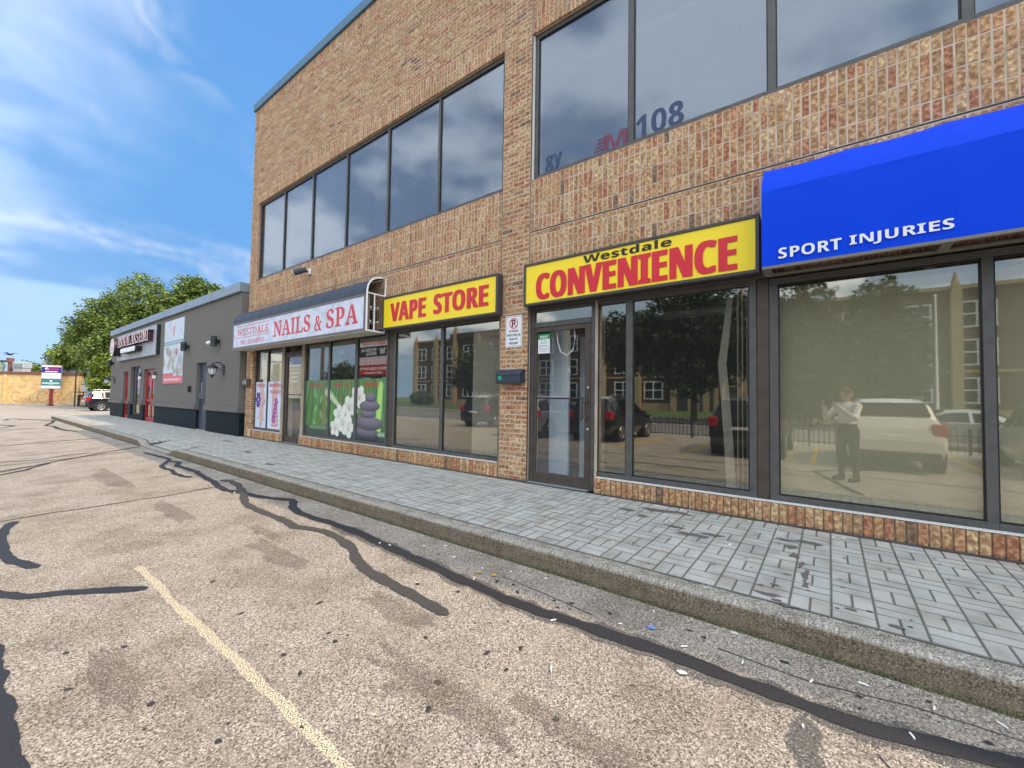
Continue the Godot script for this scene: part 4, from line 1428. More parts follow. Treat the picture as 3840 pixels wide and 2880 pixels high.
func tan_building():
	var a := 0.705
	var t := thing("tan_building", "tan block-walled single-storey building with brown roof trim beyond the lot", "building", Vector3(-67.8, -1.53, -0.49), a)
	base_of[t] = Vector3.ZERO
	var b := MB.new()
	b.box(Vector3(-16, -0.3, -12), Vector3(3.95, 3.28, 0))
	part("wall", b, M.plaster, t, true)
	b = MB.new()
	b.box(Vector3(-16.1, 3.285, -12.1), Vector3(4.02, 3.60, 0.08), .01)
	part("roof_trim", b, M.roof_trim, t, true)
	b = MB.new()
	b.box(Vector3(-3.55, 0.1, 0.0), Vector3(-3.35, 3.28, 0.16), .02)
	part("wall_pier", b, M.plaster, t, true)
	# faded lettering sprayed on the wall: loose round letters, lines only
	b = MB.new()
	var ink := []
	for q in [[-2.3, .9, .55, .5, 0.4, 5.6], [-1.4, .75, .42, .45, 2.8, 6.6], [-.55, .75, .42, .45, 2.8, 6.7], [.35, .9, .6, .55, .2, 6.0], [1.5, .95, .45, .5, 1.2, 6.8], [.3, 1.35, .4, .22, 0.0, 6.2], [1.9, 1.25, .3, .3, 3.0, 7.0]]:
		var path := []
		for k in 15:
			var u: float = lerpf(q[4], q[5], k / 14.0)
			path.append(Vector3(q[0] + q[2] * cos(u), q[1] + q[3] * sin(u), 0.006))
		for k in 14:
			var d: Vector3 = (path[k + 1] - path[k]).normalized().cross(Vector3.BACK) * 0.03
			b.quad(path[k] + d, path[k] - d, path[k + 1] - d, path[k + 1] + d)
	part("graffiti", b, mat(srgb(190, 130, 98), .9), t, true)
	b = MB.new()
	b.box(Vector3(-14, -0.3, 0.3), Vector3(5.5, 0.16, 0.9), .03)
	struct_turned("far_kerb", b, Vector3(-67.8, -1.53, -0.49), a)
	# plant on the roof, each unit a thing
	var spots := [["rooftop_vent_box", -6.7, .95, .75, 1.0, -2.0], ["rooftop_fan_housing", -4.2, 1.1, .95, .95, -2.2], ["rooftop_air_handler", 0.0, 1.9, 1.0, .7, -2.4], ["rooftop_duct_elbow", -1.3, .5, .6, 1.3, -2.0]]
	var labels := ["grey-green vent box, leftmost on the tan building's roof", "pale square fan housing in the middle of the tan building's roof", "long white air handler on the roof right behind the post sign", "pale metal duct elbow between fan housing and air handler on roof"]
	for i in 4:
		var s = spots[i]
		var o := thing(s[0], labels[i], "vent", Vector3(-67.8, 2.07, -0.49) + Basis(Vector3.UP, a) * Vector3(s[1], 0, s[5]), a)
		b = MB.new()
		b.box(Vector3(-s[2] / 2, 0.0, -.4), Vector3(s[2] / 2, .45, .4), .02)
		b.box(Vector3(-s[2] / 2 - .06, .45, -.46), Vector3(s[2] / 2 + .06, .45 + s[4] * .75, .46), .05)
		part("housing", b, M.galv if i else mat(srgb(160, 176, 160), .6), o, true)
		b = MB.new()
		for k in 4: b.box(Vector3(-s[2] / 2 + .05, .52 + .12 * k, .465), Vector3(s[2] / 2 - .05, .58 + .12 * k, .49), .005)
		part("louvre", b, mat(srgb(140, 150, 146), .6), o, true)
	# galvanised tank on a dark frame by the building's corner
	var k2 := thing("metal_tank", "shiny galvanised tank on a dark frame beside the tan building's corner", "tank", Vector3(-62.6, -1.53, -3.4), a)
	b = MB.new()
	b.lathe(Vector3(0, 1.55, 0), [Vector2(0, 0), Vector2(.42, 0), Vector2(.42, 1.2), Vector2(.36, 1.28), Vector2(0, 1.32)], 20)
	part("tank_body", b, M.galv, k2, true)
	b = MB.new()
	for x in [-.75, .6]:
		for z in [-.45, .45]: b.box(Vector3(x - .04, 0, z - .04), Vector3(x + .04, 4.1, z + .04))
	b.box(Vector3(-.8, 1.45, -.5), Vector3(.65, 1.54, .5))
	b.box(Vector3(-.8, 4.05, -.5), Vector3(.65, 4.12, .5))
	part("frame", b, M.dark, k2, true)
	b = MB.new()
	b.box(Vector3(-.6, 0, -.4), Vector3(.5, 1.2, .4), .05)
	part("bin", b, M.black, k2, true)


func struct_turned(called: String, b: MB, at: Vector3, turn: float):
	var o := MeshInstance3D.new()
	o.mesh = b.mesh()
	o.material_override = M.concrete
	o.name = numbered(called)
	add_child(o)
	o.position = at
	o.rotation.y = turn
	o.set_meta("kind", "structure")
	return o


# ---------------------------------------------------------------- signs on the buildings

func sign_box(called: String, label: String, x0: float, x1: float, y0: float, y1: float, zf: float) -> Node3D:
	var t := thing(called, label, "sign", Vector3((x0 + x1) / 2, (y0 + y1) / 2, 0.0), 0.0)
	var b := MB.new()
	var e := 0.035
	b.box(Vector3(x0, y0, 0.004), Vector3(x0 + e, y1, zf), 0.004)
	b.box(Vector3(x1 - e, y0, 0.004), Vector3(x1, y1, zf), 0.004)
	b.box(Vector3(x0 + e, y1 - e, 0.004), Vector3(x1 - e, y1, zf - .0005), 0.004)
	b.box(Vector3(x0 + e, y0, 0.004), Vector3(x1 - e, y0 + e, zf - .0005), 0.004)
	part("frame", b, mat(srgb(66, 64, 64), .45), t)
	b = MB.new()
	b.box(Vector3(x0 + e, y0 + e, 0.006), Vector3(x1 - e, y1 - e, zf - 0.014))
	part("sign_face", b, M.yellow, t)
	b = MB.new()
	for k in int((x1 - x0) / .7):
		b.box(Vector3(x0 + .35 + .7 * k, y1, zf - .08), Vector3(x0 + .365 + .7 * k, y1 + .02, zf - .06), .002)
	part("retainer_clip", b, M.black, t)
	return t


func signs():
	var v := sign_box("shop_sign", "yellow box sign with red VAPE STORE lettering above dark windows", -6.62, -3.86, 1.232, 1.838, 0.14)
	heavy("VAPE", -6.39, -5.42, 1.365, 1.70, 0.131, M.red, v, .014)
	heavy("STORE", -5.235, -4.035, 1.375, 1.705, 0.131, M.red, v, .014)
	v = sign_box("shop_sign", "long yellow box sign with red CONVENIENCE lettering and small black word", -3.39, -0.535, 1.28, 1.868, 0.14)
	heavy("CONVENIENCE", -3.185, -0.73, 1.345, 1.70, 0.131, M.red, v, .016)
	words("Westdale", true, false, -2.47, -1.38, 1.722, 1.822, 0.131, M.ink, v)
	nails_sign()
	blue_awning()
	# no parking plate
	var n := thing("no_parking_sign", "white no-parking plate with red ring on brick pier above mailbox", "sign", Vector3(-3.65, .975, 0.004))
	var b := MB.new()
	b.prism(rounded(-3.80, -3.50, .745, 1.205, .012), 0.004, 0.0065)
	part("plate", b, M.white, n)
	b = MB.new()
	for q in [[-3.785, -3.515, 1.188, 1.192], [-3.785, -3.515, .758, .762], [-3.787, -3.783, .758, 1.192], [-3.517, -3.513, .758, 1.192]]:
		b.box(Vector3(q[0], q[2], .0066), Vector3(q[1], q[3], .0074))
	part("border", b, M.ink, n)
	words("P", true, false, -3.685, -3.615, 1.035, 1.145, 0.0068, M.ink, n, "lettering", .001)
	b = MB.new()
	b.lathe(Vector3(-3.65, 1.09, .0078), [Vector2(.064, 0), Vector2(.064, .001), Vector2(.078, .001), Vector2(.078, 0)], 30, Vector3.BACK)
	var dg := Vector3(.705, -.709, 0) * .07
	var pw := Vector3(.709, .705, 0) * .0075
	var c0 := Vector3(-3.65, 1.09, .0085)
	b.quad(c0 - dg - pw, c0 + dg - pw, c0 + dg + pw, c0 - dg + pw)
	part("red_ring", b, M.red, n)
	for q in [["NO PARKING", -3.735, -3.565, .965, .995], ["VEHICLE WILL BE", -3.77, -3.53, .905, .94], ["TAGGED OR", -3.735, -3.58, .848, .88], ["TOWED AWAY", -3.74, -3.565, .785, .82]]:
		words(q[0], true, false, q[1], q[2], q[3], q[4], 0.0072, M.ink, n, "lettering", .001)
	b = MB.new()
	for y in [1.182, .768]: b.lathe(Vector3(-3.65, y, .0066), [Vector2(.006, 0), Vector2(.005, .003), Vector2(0, .004)], 8, Vector3.BACK)
	part("screw", b, M.alum, n)
	restaurant_sign()
	# printed banner on the grey wall
	var p := Paint.new(150, 150, srgb(206, 214, 222))
	for k in 26: p.oval(rng.randf() * 150, rng.randf_range(60, 130), rng.randf_range(6, 16), rng.randf_range(8, 18), rng.randf() * 3, [srgb(196, 178, 150), srgb(168, 176, 190), srgb(150, 164, 120), srgb(220, 222, 220), srgb(190, 160, 130)][k % 5], .4, .2, .7)
	for k in 3:
		p.oval(48 + 27 * k, 76 + 16 * (k % 2), 15, 13, 0, srgb(220, 226, 234), .15, .2)
		p.oval(48 + 27 * k, 76 + 16 * (k % 2), 11, 9, 0, [srgb(198, 150, 110), srgb(206, 190, 140), srgb(190, 140, 120)][k], .2, .2)
	for k in 10: p.oval(rng.randf() * 150, rng.randf_range(4, 40), 10, 6, rng.randf() * 3, srgb(190, 204, 218), .5, .1, .6)
	p.oval(75, 26, 8, 13, 0, srgb(214, 70, 70), .3)
	p.oval(75, 27, 4, 8, 0, srgb(240, 210, 206), .4)
	p.im.fill_rect(Rect2i(0, 50, 150, 9), srgb(116, 150, 156))
	for k in 9: p.im.fill_rect(Rect2i(8 + 15 * k, 53, 10, 3), srgb(200, 216, 220))
	p.im.fill_rect(Rect2i(0, 133, 150, 17), srgb(226, 92, 92))
	p.im.fill_rect(Rect2i(0, 126, 80, 8), srgb(220, 80, 80))
	for k in 8: p.im.fill_rect(Rect2i(10 + 16 * k, 138, 11, 6), srgb(244, 206, 206))
	var w := whole("wall_banner", MB.new(), M.white, Vector3(-19.02, 1.5, .16), "tall printed food banner with red foot on the grey restaurant wall", "banner") if false else null
	var t := thing("wall_banner", "tall printed food banner with red foot on the grey restaurant wall", "banner", Vector3(-19.02, 0.35, .15))
	b = MB.new()
	b.box(Vector3(-20.16, .35, .1505), Vector3(-17.88, 2.69, .172), .004)
	part("board", b, M.panel_gray, t)
	picture("printed_face", -20.15, -17.89, .36, 2.68, .1735, print_mat(p.texture()), t)


func rounded(x0: float, x1: float, y0: float, y1: float, r: float, n := 4) -> PackedVector2Array:
	var o := PackedVector2Array()
	for q in [[x1 - r, y1 - r, 0], [x0 + r, y1 - r, 1], [x0 + r, y0 + r, 2], [x1 - r, y0 + r, 3]]:
		for k in n + 1:
			var a: float = PI / 2 * (q[2] + float(k) / n)
			o.append(Vector2(q[0] + r * cos(a), q[1] + r * sin(a)))
	return o


func nails_sign():
	var t := thing("awning_sign", "white box sign with red NAILS lettering under a slate barrel awning", "sign", Vector3(-9.76, 1.2, 0.2))
	var x0 := -12.88
	var x1 := -6.72
	var zf := 0.40
	var b := MB.new()
	var e := 0.04
	b.box(Vector3(x0, 1.205, zf - .09), Vector3(x0 + e, 1.885, zf + .012), .004)
	b.box(Vector3(x1 - .085, 1.205, zf - .09), Vector3(x1 - .03, 1.885, zf + .012), .004)
	b.box(Vector3(x0 + e, 1.205, zf - .09), Vector3(x1 - .085, 1.245, zf + .0115), .004)
	b.box(Vector3(x0 + e, 1.845, zf - .09), Vector3(x1 - .085, 1.885, zf + .0115), .004)
	part("frame", b, mat(srgb(112, 104, 102), .45), t)
	b = MB.new()
	b.box(Vector3(x0 + e, 1.245, zf - .05), Vector3(x1 - .085, 1.845, zf))
	part("sign_face", b, M.signface, t)
	var r := mat(srgb(216, 56, 66), .4)
	words("WESTDALE", false, true, -12.61, -10.72, 1.535, 1.715, zf + .001, r, t)
	words("905-529-8915", false, true, -12.36, -10.95, 1.30, 1.41, zf + .001, r, t)
	words("NAILS", true, true, -10.46, -8.75, 1.355, 1.725, zf + .001, r, t)
	words("&", true, true, -8.57, -8.28, 1.335, 1.655, zf + .001, r, t)
	words("SPA", true, true, -8.11, -6.99, 1.35, 1.735, zf + .001, r, t)
	b = MB.new()
	for y in [1.478, 1.775]: b.box(Vector3(-12.61, y, zf + .0005), Vector3(-10.72, y + .012, zf + .003))
	part("rule_line", b, r, t)
	# soffit board under the box
	b = MB.new()
	b.box(Vector3(x0 + .01, 1.19, 0.01), Vector3(x1 - .03, 1.204, zf - .0))
	part("soffit", b, M.soffit, t)
	# barrel of fabric in gores, sagging a little between the hoops
	var prof := [[.405, 1.887], [.402, 1.96], [.385, 2.04], [.345, 2.115], [.28, 2.175], [.19, 2.215], [.10, 2.235], [.005, 2.24]]
	b = MB.new()
	var gores := 12
	for g in gores:
		var rows := []
		for k in 7:
			var row := []
			for j in prof.size():
				var sag := 0.020 * sin(PI * k / 6.0) * sin(PI * minf(1.0, (j + .5) / 6.0))
				row.append(Vector3(lerpf(x0 + .03, x1 - .05, (g + k / 6.0) / gores), prof[j][1] - sag, prof[j][0] - sag * .6))
			rows.append(row)
		b.cloth(rows)
	part("barrel_awning", b, M.fabric, t)
	b = MB.new()
	var cap := []
	for q in prof: cap.append(Vector3(x0 + .03, q[1], q[0]))
	for i in cap.size() - 1: b.tri(Vector3(x0 + .03, 1.887, .005), cap[i], cap[i + 1])
	part("awning_end", b, M.fabric, t)
	# open end: a bent white tube, rails and the lamps inside
	b = MB.new()
	var hoop := [Vector3(x1, 1.205, zf)]
	for q in prof: hoop.append(Vector3(x1, q[1], q[0] - .005))
	hoop.append(Vector3(x1, 1.9, .012))
	b.tube(hoop, .017, 8)
	b.tube([Vector3(x1, 1.9, .012), Vector3(x1, 1.9, zf)], .015, 8)
	b.tube([Vector3(x1, 1.205, .012), Vector3(x1, 1.205, zf)], .018, 8)
	b.tube([Vector3(x1, 1.205, .24), Vector3(x1, 1.9, .24)], .013, 8)
	b.tube([Vector3(x1, 1.205, .015), Vector3(x1, 1.9, .015)], .013, 8)
	part("white_tube_end", b, M.white, t)
	b = MB.new()
	for y in [1.40, 1.66]:
		for z in [.12, .28]:
			b.tube([Vector3(x1 - .35, y, z), Vector3(x1 - .05, y, z)], .018, 8)
	part("lamp_tube", b, M.lamp_clear, t)
	b = MB.new()
	b.box(Vector3(x0 + .05, 1.22, .02), Vector3(x1 - .4, 1.85, .34))
	part("housing", b, M.black, t)
	b = MB.new()                                       # little screws under the box that catch light
	for x in [-11.9, -11.4, -10.5, -10.2, -9.9, -8.9, -8.2, -7.2]: b.box(Vector3(x, 1.184, .30), Vector3(x + .05, 1.189, .325), .002)
	part("clip", b, M.alum, t)


func blue_awning():
	var t := thing("blue_awning", "bright blue fabric awning with white SPORT INJURIES lettering above blinded windows", "awning", Vector3(2.4, 1.28, 0.15))
	var x0 := -0.495
	var x1 := 5.3
	var prof := [[.31, 1.275], [.318, 1.6], [.318, 1.9], [.312, 1.99], [.268, 2.10], [.20, 2.205], [.11, 2.285], [.01, 2.325]]
	var b := MB.new()
	var bays := 9
	var bay := (x1 - x0) / bays
	var f := noise(1.3, FastNoiseLite.TYPE_SIMPLEX_SMOOTH, 3, 91)
	for g in bays:
		var rows := []
		for k in 9:
			var s := sin(PI * k / 8.0)
			var row := []
			for i in prof.size() * 2 - 1:
				var u := i / 2.0
				var i0 := int(u)
				var i1 := mini(i0 + 1, prof.size() - 1)
				var z := lerpf(prof[i0][0], prof[i1][0], u - i0)
				var y := lerpf(prof[i0][1], prof[i1][1], u - i0)
				var sag := 0.014 * s * clampf((u - 3) / 3.0, 0.0, 1.0)
				var x := x0 + bay * (g + k / 8.0)
				var loose := 0.004 * s * f.get_noise_2d(x * 2.0, y * 1.2) if u > 0 and u < 6 else 0.0
				row.append(Vector3(x, y - sag, z - sag * .7 - (0.006 * s if u > 0 and u < 3 else 0.0) + loose))
			rows.append(row)
		b.cloth(rows.map(func(r): return r.slice(0, 7)))      # the straight front, then the turned-back top
		b.cloth(rows.map(func(r): return r.slice(6)))
	part("awning_fabric", b, M.blue, t)
	b = MB.new()
	for x in [x0, x1]:
		for i in prof.size() - 1: b.tri(Vector3(x, 1.275, .01), Vector3(x, prof[i][1], prof[i][0]), Vector3(x, prof[i + 1][1], prof[i + 1][0]))
	part("awning_end", b, M.blue, t)
	words("SPORT", true, false, -0.362, .098, 1.325, 1.425, .3235, M.letter_white, t, "lettering", .002)
	words("INJURIES", true, false, .150, .772, 1.325, 1.428, .3235, M.letter_white, t, "lettering", .002)
	b = MB.new()
	b.box(Vector3(x0, 1.247, .285), Vector3(x1, 1.275, .316), .003)
	b.box(Vector3(x0, 1.245, .03), Vector3(x1, 1.268, .075), .003)
	for x in [x0, .71, 2.0, 3.3, x1 - .07]: b.box(Vector3(x, 1.2475, .076), Vector3(x + .07, 1.2735, .284), .003)
	part("frame", b, mat(srgb(120, 116, 104), .6), t)


func restaurant_sign():
	var t := thing("restaurant_sign", "pale grey restaurant sign with raised pink-faced letters and round emblem", "sign", Vector3(-24.1, 1.5, .15))
	var b := MB.new()
	b.box(Vector3(-27.42, 1.5, .151), Vector3(-20.85, 2.68, .27), .006)
	part("back_panel", b, M.panel_gray, t)
	b = MB.new()
	b.box(Vector3(-20.849, 1.5, .151), Vector3(-20.80, 2.68, .265), .004)
	part("panel_edge", b, M.black, t)
	var name_ := "ANNALAKSHMI"
	var side := mat(srgb(58, 20, 34), .5)
	words(name_, false, true, -26.35, -21.2, 2.06, 2.5, .36, side, t, "raised_letters", .17)
	words(name_, false, true, -26.35, -21.2, 2.06, 2.5, .448, M.pink_face, t, "letter_faces", .004)
	b = MB.new()
	b.lathe(Vector3(-26.88, 2.11, .272), [Vector2(.42, 0), Vector2(.42, .27), Vector2(0, .27)], 28, Vector3.BACK)
	part("emblem_drum", b, M.black, t)
	b = MB.new()
	b.lathe(Vector3(-26.88, 2.11, .5425), [Vector2(.41, 0), Vector2(.41, .004), Vector2(0, .004)], 28, Vector3.BACK)
	var d := part("emblem_face", b, M.white, t)
	b = MB.new()
	b.lathe(Vector3(-26.88, 2.11, .547), [Vector2(.25, 0), Vector2(.25, .003), Vector2(.32, .003), Vector2(.32, 0)], 28, Vector3.BACK)
	b.prism(PackedVector2Array([Vector2(-26.98, 1.95), Vector2(-26.78, 1.95), Vector2(-26.74, 2.07), Vector2(-26.80, 2.16), Vector2(-26.88, 2.32), Vector2(-26.96, 2.16), Vector2(-27.02, 2.07)]), .547, .55)
	part("emblem_print", b, mat(srgb(222, 150, 160), .5), d)
	b = MB.new()
	b.prism(rounded(-25.42, -22.82, 1.74, 1.95, .09), .272, .50)
	part("white_strip_sides", b, M.black, t)
	b = MB.new()
	b.prism(rounded(-25.41, -22.83, 1.75, 1.94, .085), .5005, .506)
	part("white_strip", b, M.white, t)


# ---------------------------------------------------------------- fittings on the walls

func wall_fittings():
	# letter box on the pier
	var t := thing("mailbox", "dark blue-grey wall mailbox numbered 3 with a green sticker", "mailbox", Vector3(-3.66, .2, 0.0))
	var b := MB.new()
	var prof := PackedVector2Array([Vector2(.004, .215), Vector2(.115, .215), Vector2(.125, .235), Vector2(.125, .345), Vector2(.004, .40)])
	b.prism(prof, 3.435, 3.875)
	b.turned(Basis(Vector3(0, 0, 1), Vector3(0, 1, 0), Vector3(-1, 0, 0)))
	var slate := mat(srgb(52, 62, 74), .45)
	var o := part("box_body", b, slate, t)
	b = MB.new()
	b.prism(PackedVector2Array([Vector2(.004, .402), Vector2(.06, .414), Vector2(.135, .352), Vector2(.138, .338), Vector2(.131, .338), Vector2(.126, .348), Vector2(.005, .401)]), 3.425, 3.885)
	b.turned(Basis(Vector3(0, 0, 1), Vector3(0, 1, 0), Vector3(-1, 0, 0)))
	part("lid", b, slate, t)
	b = MB.new()
	b.prism(PackedVector2Array([Vector2(-3.84, .30), Vector2(-3.82, .325), Vector2(-3.80, .315), Vector2(-3.775, .33), Vector2(-3.765, .29), Vector2(-3.78, .265), Vector2(-3.80, .262), Vector2(-3.835, .285)]), .1252, .1262)
	part("sticker", b, mat(srgb(20, 170, 130), .5), t)
	words("3", false, false, -3.72, -3.69, .245, .31, .1255, mat(srgb(28, 34, 44), .5), t, "number", .001)
	# flood lamp high on the brick
	t = thing("flood_lamp", "small grey wall flood lamp under the upper windows of brick plaza", "lamp", Vector3(-9.62, 2.87, 0))
	b = MB.new()
	b.box(Vector3(-9.68, 2.80, .004), Vector3(-9.54, 2.94, .05), .012)
	part("mount", b, M.white, t)
	b = MB.new()
	b.tube([Vector3(-9.61, 2.87, .05), Vector3(-9.65, 2.86, .12)], .025, 8)
	b.tube([Vector3(-9.60, 2.91, .10), Vector3(-9.70, 2.86, .20), Vector3(-9.78, 2.81, .29)], [.05, .075, .07], 12)
	part("head", b, mat(srgb(70, 76, 80), .5), t)
	b = MB.new()
	b.tube([Vector3(-9.782, 2.809, .292), Vector3(-9.79, 2.804, .30)], .058, 12)
	part("lens", b, M.lamp_clear, t)
	# intercom on the left end of the brick
	t = thing("intercom", "small brown intercom box on the brick beside the grey building", "intercom", Vector3(-12.83, .32, 0))
	b = MB.new()
	b.box(Vector3(-12.98, .24, .004), Vector3(-12.66, .43, .11), .01)
	part("case", b, mat(srgb(92, 84, 74), .5), t)
	b = MB.new()
	b.box(Vector3(-12.78, .28, .11), Vector3(-12.72, .39, .114), .002)
	b.lathe(Vector3(-12.9, .33, .11), [Vector2(.03, 0), Vector2(.025, .01), Vector2(0, .01)], 12, Vector3.BACK)
	part("speaker_grille", b, M.alum, t)
	# coach lanterns
	lantern(-14.18, .72, "black coach lantern right of the slate side door")
	lantern(-28.3, .60, "black coach lantern at the far end of the grey wall")
	# up-down cylinder lamps
	var cy := [[-17.38, 1.58, "black cylinder wall lamp between printed banner and slate side door"], [-14.62, 1.57, "black cylinder wall lamp with white camera beside the white sign"], [-28.75, 1.46, "black cylinder wall lamp at far left end of grey wall"]]
	for i in 3:
		var q = cy[i]
		t = thing("cylinder_lamp", q[2], "lamp", Vector3(q[0], q[1], .15), 0, "cylinder lamps on the grey wall")
		b = MB.new()
		b.lathe(Vector3(q[0], q[1] - .15, .30), [Vector2(0, 0), Vector2(.085, 0), Vector2(.085, .30), Vector2(0, .30)], 18)
		part("cylinder", b, mat(srgb(40, 50, 52), .4), t)
		b = MB.new()
		b.box(Vector3(q[0] - .04, q[1] - .06, .151), Vector3(q[0] + .04, q[1] + .06, .22), .008)
		part("bracket", b, M.black, t)
		b = MB.new()
		for k in [-.11, -.095, .095, .11]: b.lathe(Vector3(q[0], q[1] + k, .30), [Vector2(.0855, 0), Vector2(.0885, .002), Vector2(.0855, .006)], 18)
		part("ring", b, mat(srgb(110, 120, 120), .4), t)
	t = thing("security_camera", "white bullet camera beside the cylinder lamp near the slate door", "camera", Vector3(-14.95, 1.55, .15))
	b = MB.new()
	b.tube([Vector3(-14.9, 1.56, .155), Vector3(-14.93, 1.55, .26)], .02, 8)
	part("arm", b, M.white, t)
	b = MB.new()
	b.tube([Vector3(-14.84, 1.585, .24), Vector3(-15.02, 1.53, .34)], .05, 12)
	part("camera_body", b, M.white, t)
	for q in [[-23.36, "small grey box lamp between tall window and red double door"], [-21.18, "small grey box lamp right of the red double door"]]:
		t = thing("door_lamp", q[1], "lamp", Vector3(q[0], .68, .15), 0, "small lamps beside the red doors")
		b = MB.new()
		b.box(Vector3(q[0] - .09, .70, .151), Vector3(q[0] + .09, .84, .26), .01)
		part("hood", b, mat(srgb(90, 90, 88), .5), t)
		b = MB.new()
		b.box(Vector3(q[0] - .08, .56, .16), Vector3(q[0] + .08, .699, .25), .012)
		part("diffuser", b, M.white, t)
	t = thing("door_mailbox", "dark grey mailbox hung on the slate side door", "mailbox", Vector3(-16.05, -.08, -.03))
	b = MB.new()
	b.prism(PackedVector2Array([Vector2(-.045, -.17), Vector2(.12, -.17), Vector2(.12, -.01), Vector2(-.045, .04)]), 15.76, 16.38)
	b.turned(Basis(Vector3(0, 0, 1), Vector3(0, 1, 0), Vector3(-1, 0, 0)))
	part("box_body", b, mat(srgb(66, 68, 70), .5), t)
	b = MB.new()
	b.prism(PackedVector2Array([Vector2(-.045, .043), Vector2(-.045, .055), Vector2(.135, 0), Vector2(.135, -.03), Vector2(.122, -.03), Vector2(.121, -.008)]), 15.74, 16.40)
	b.turned(Basis(Vector3(0, 0, 1), Vector3(0, 1, 0), Vector3(-1, 0, 0)))
	part("lid", b, mat(srgb(78, 80, 82), .5), t)
	t = thing("outlet_box", "tiny twin outlet box on grey wall left of the slate door", "outlet", Vector3(-17.1, .16, .15))
	b = MB.new()
	b.box(Vector3(-17.2, .06, .151), Vector3(-17.08, .24, .2), .008)
	part("cover", b, M.panel_gray, t)
	b = MB.new()
	b.box(Vector3(-17.06, .05, .151), Vector3(-16.98, .25, .24), .01)
	part("socket", b, M.black, t)


func lantern(x: float, y: float, label: String):
	var t := thing("coach_lantern", label, "lamp", Vector3(x, y, .15), 0, "coach lanterns on the grey wall")
	var k := MB.new()
	k.prism(rounded(x - .05, x + .05, y - .15, y + .13, .045), .151, .175)
	part("back_plate", k, M.black, t)
	k = MB.new()
	var arm := []
	for i in 9:
		var a := PI * i / 8.0
		arm.append(Vector3(x - .02, y + .09 + .11 * sin(a), .30 - .13 * cos(PI - a) * -1.0 if false else .175 + .13 * (1.0 - cos(a))))
	k.tube(arm, .014, 7)
	k.tube([Vector3(x, y - .06, .17), Vector3(x - .02, y, .24), Vector3(x - .02, y + .07, .19)], .01, 6)
	part("arm", k, M.black, t)
	var c := Vector3(x - .02, y, .435)
	k = MB.new()
	k.lathe(c + Vector3(0, .02, 0), [Vector2(.155, 0), Vector2(.15, .02), Vector2(.085, .085), Vector2(.04, .10), Vector2(.02, .14), Vector2(0, .15)], 8)
	part("cap", k, M.black, t)
	k = MB.new()
	k.lathe(c - Vector3(0, .17, 0), [Vector2(.055, 0), Vector2(.09, .07), Vector2(.115, .19)], 8)
	part("lantern_glass", k, M.lamp_clear, t)
	k = MB.new()
	k.lathe(c - Vector3(0, .27, 0), [Vector2(0, 0), Vector2(.02, .02), Vector2(.015, .045), Vector2(.05, .07), Vector2(.065, .10), Vector2(0, .105)], 8)
	for i in 8:
		var a := TAU * i / 8.0
		k.tube([c + Vector3(.06 * cos(a), -.165, .06 * sin(a)), c + Vector3(.125 * cos(a), .02, .125 * sin(a))], .006, 5)
	part("cage", k, M.black, t)


# ---------------------------------------------------------------- vehicles

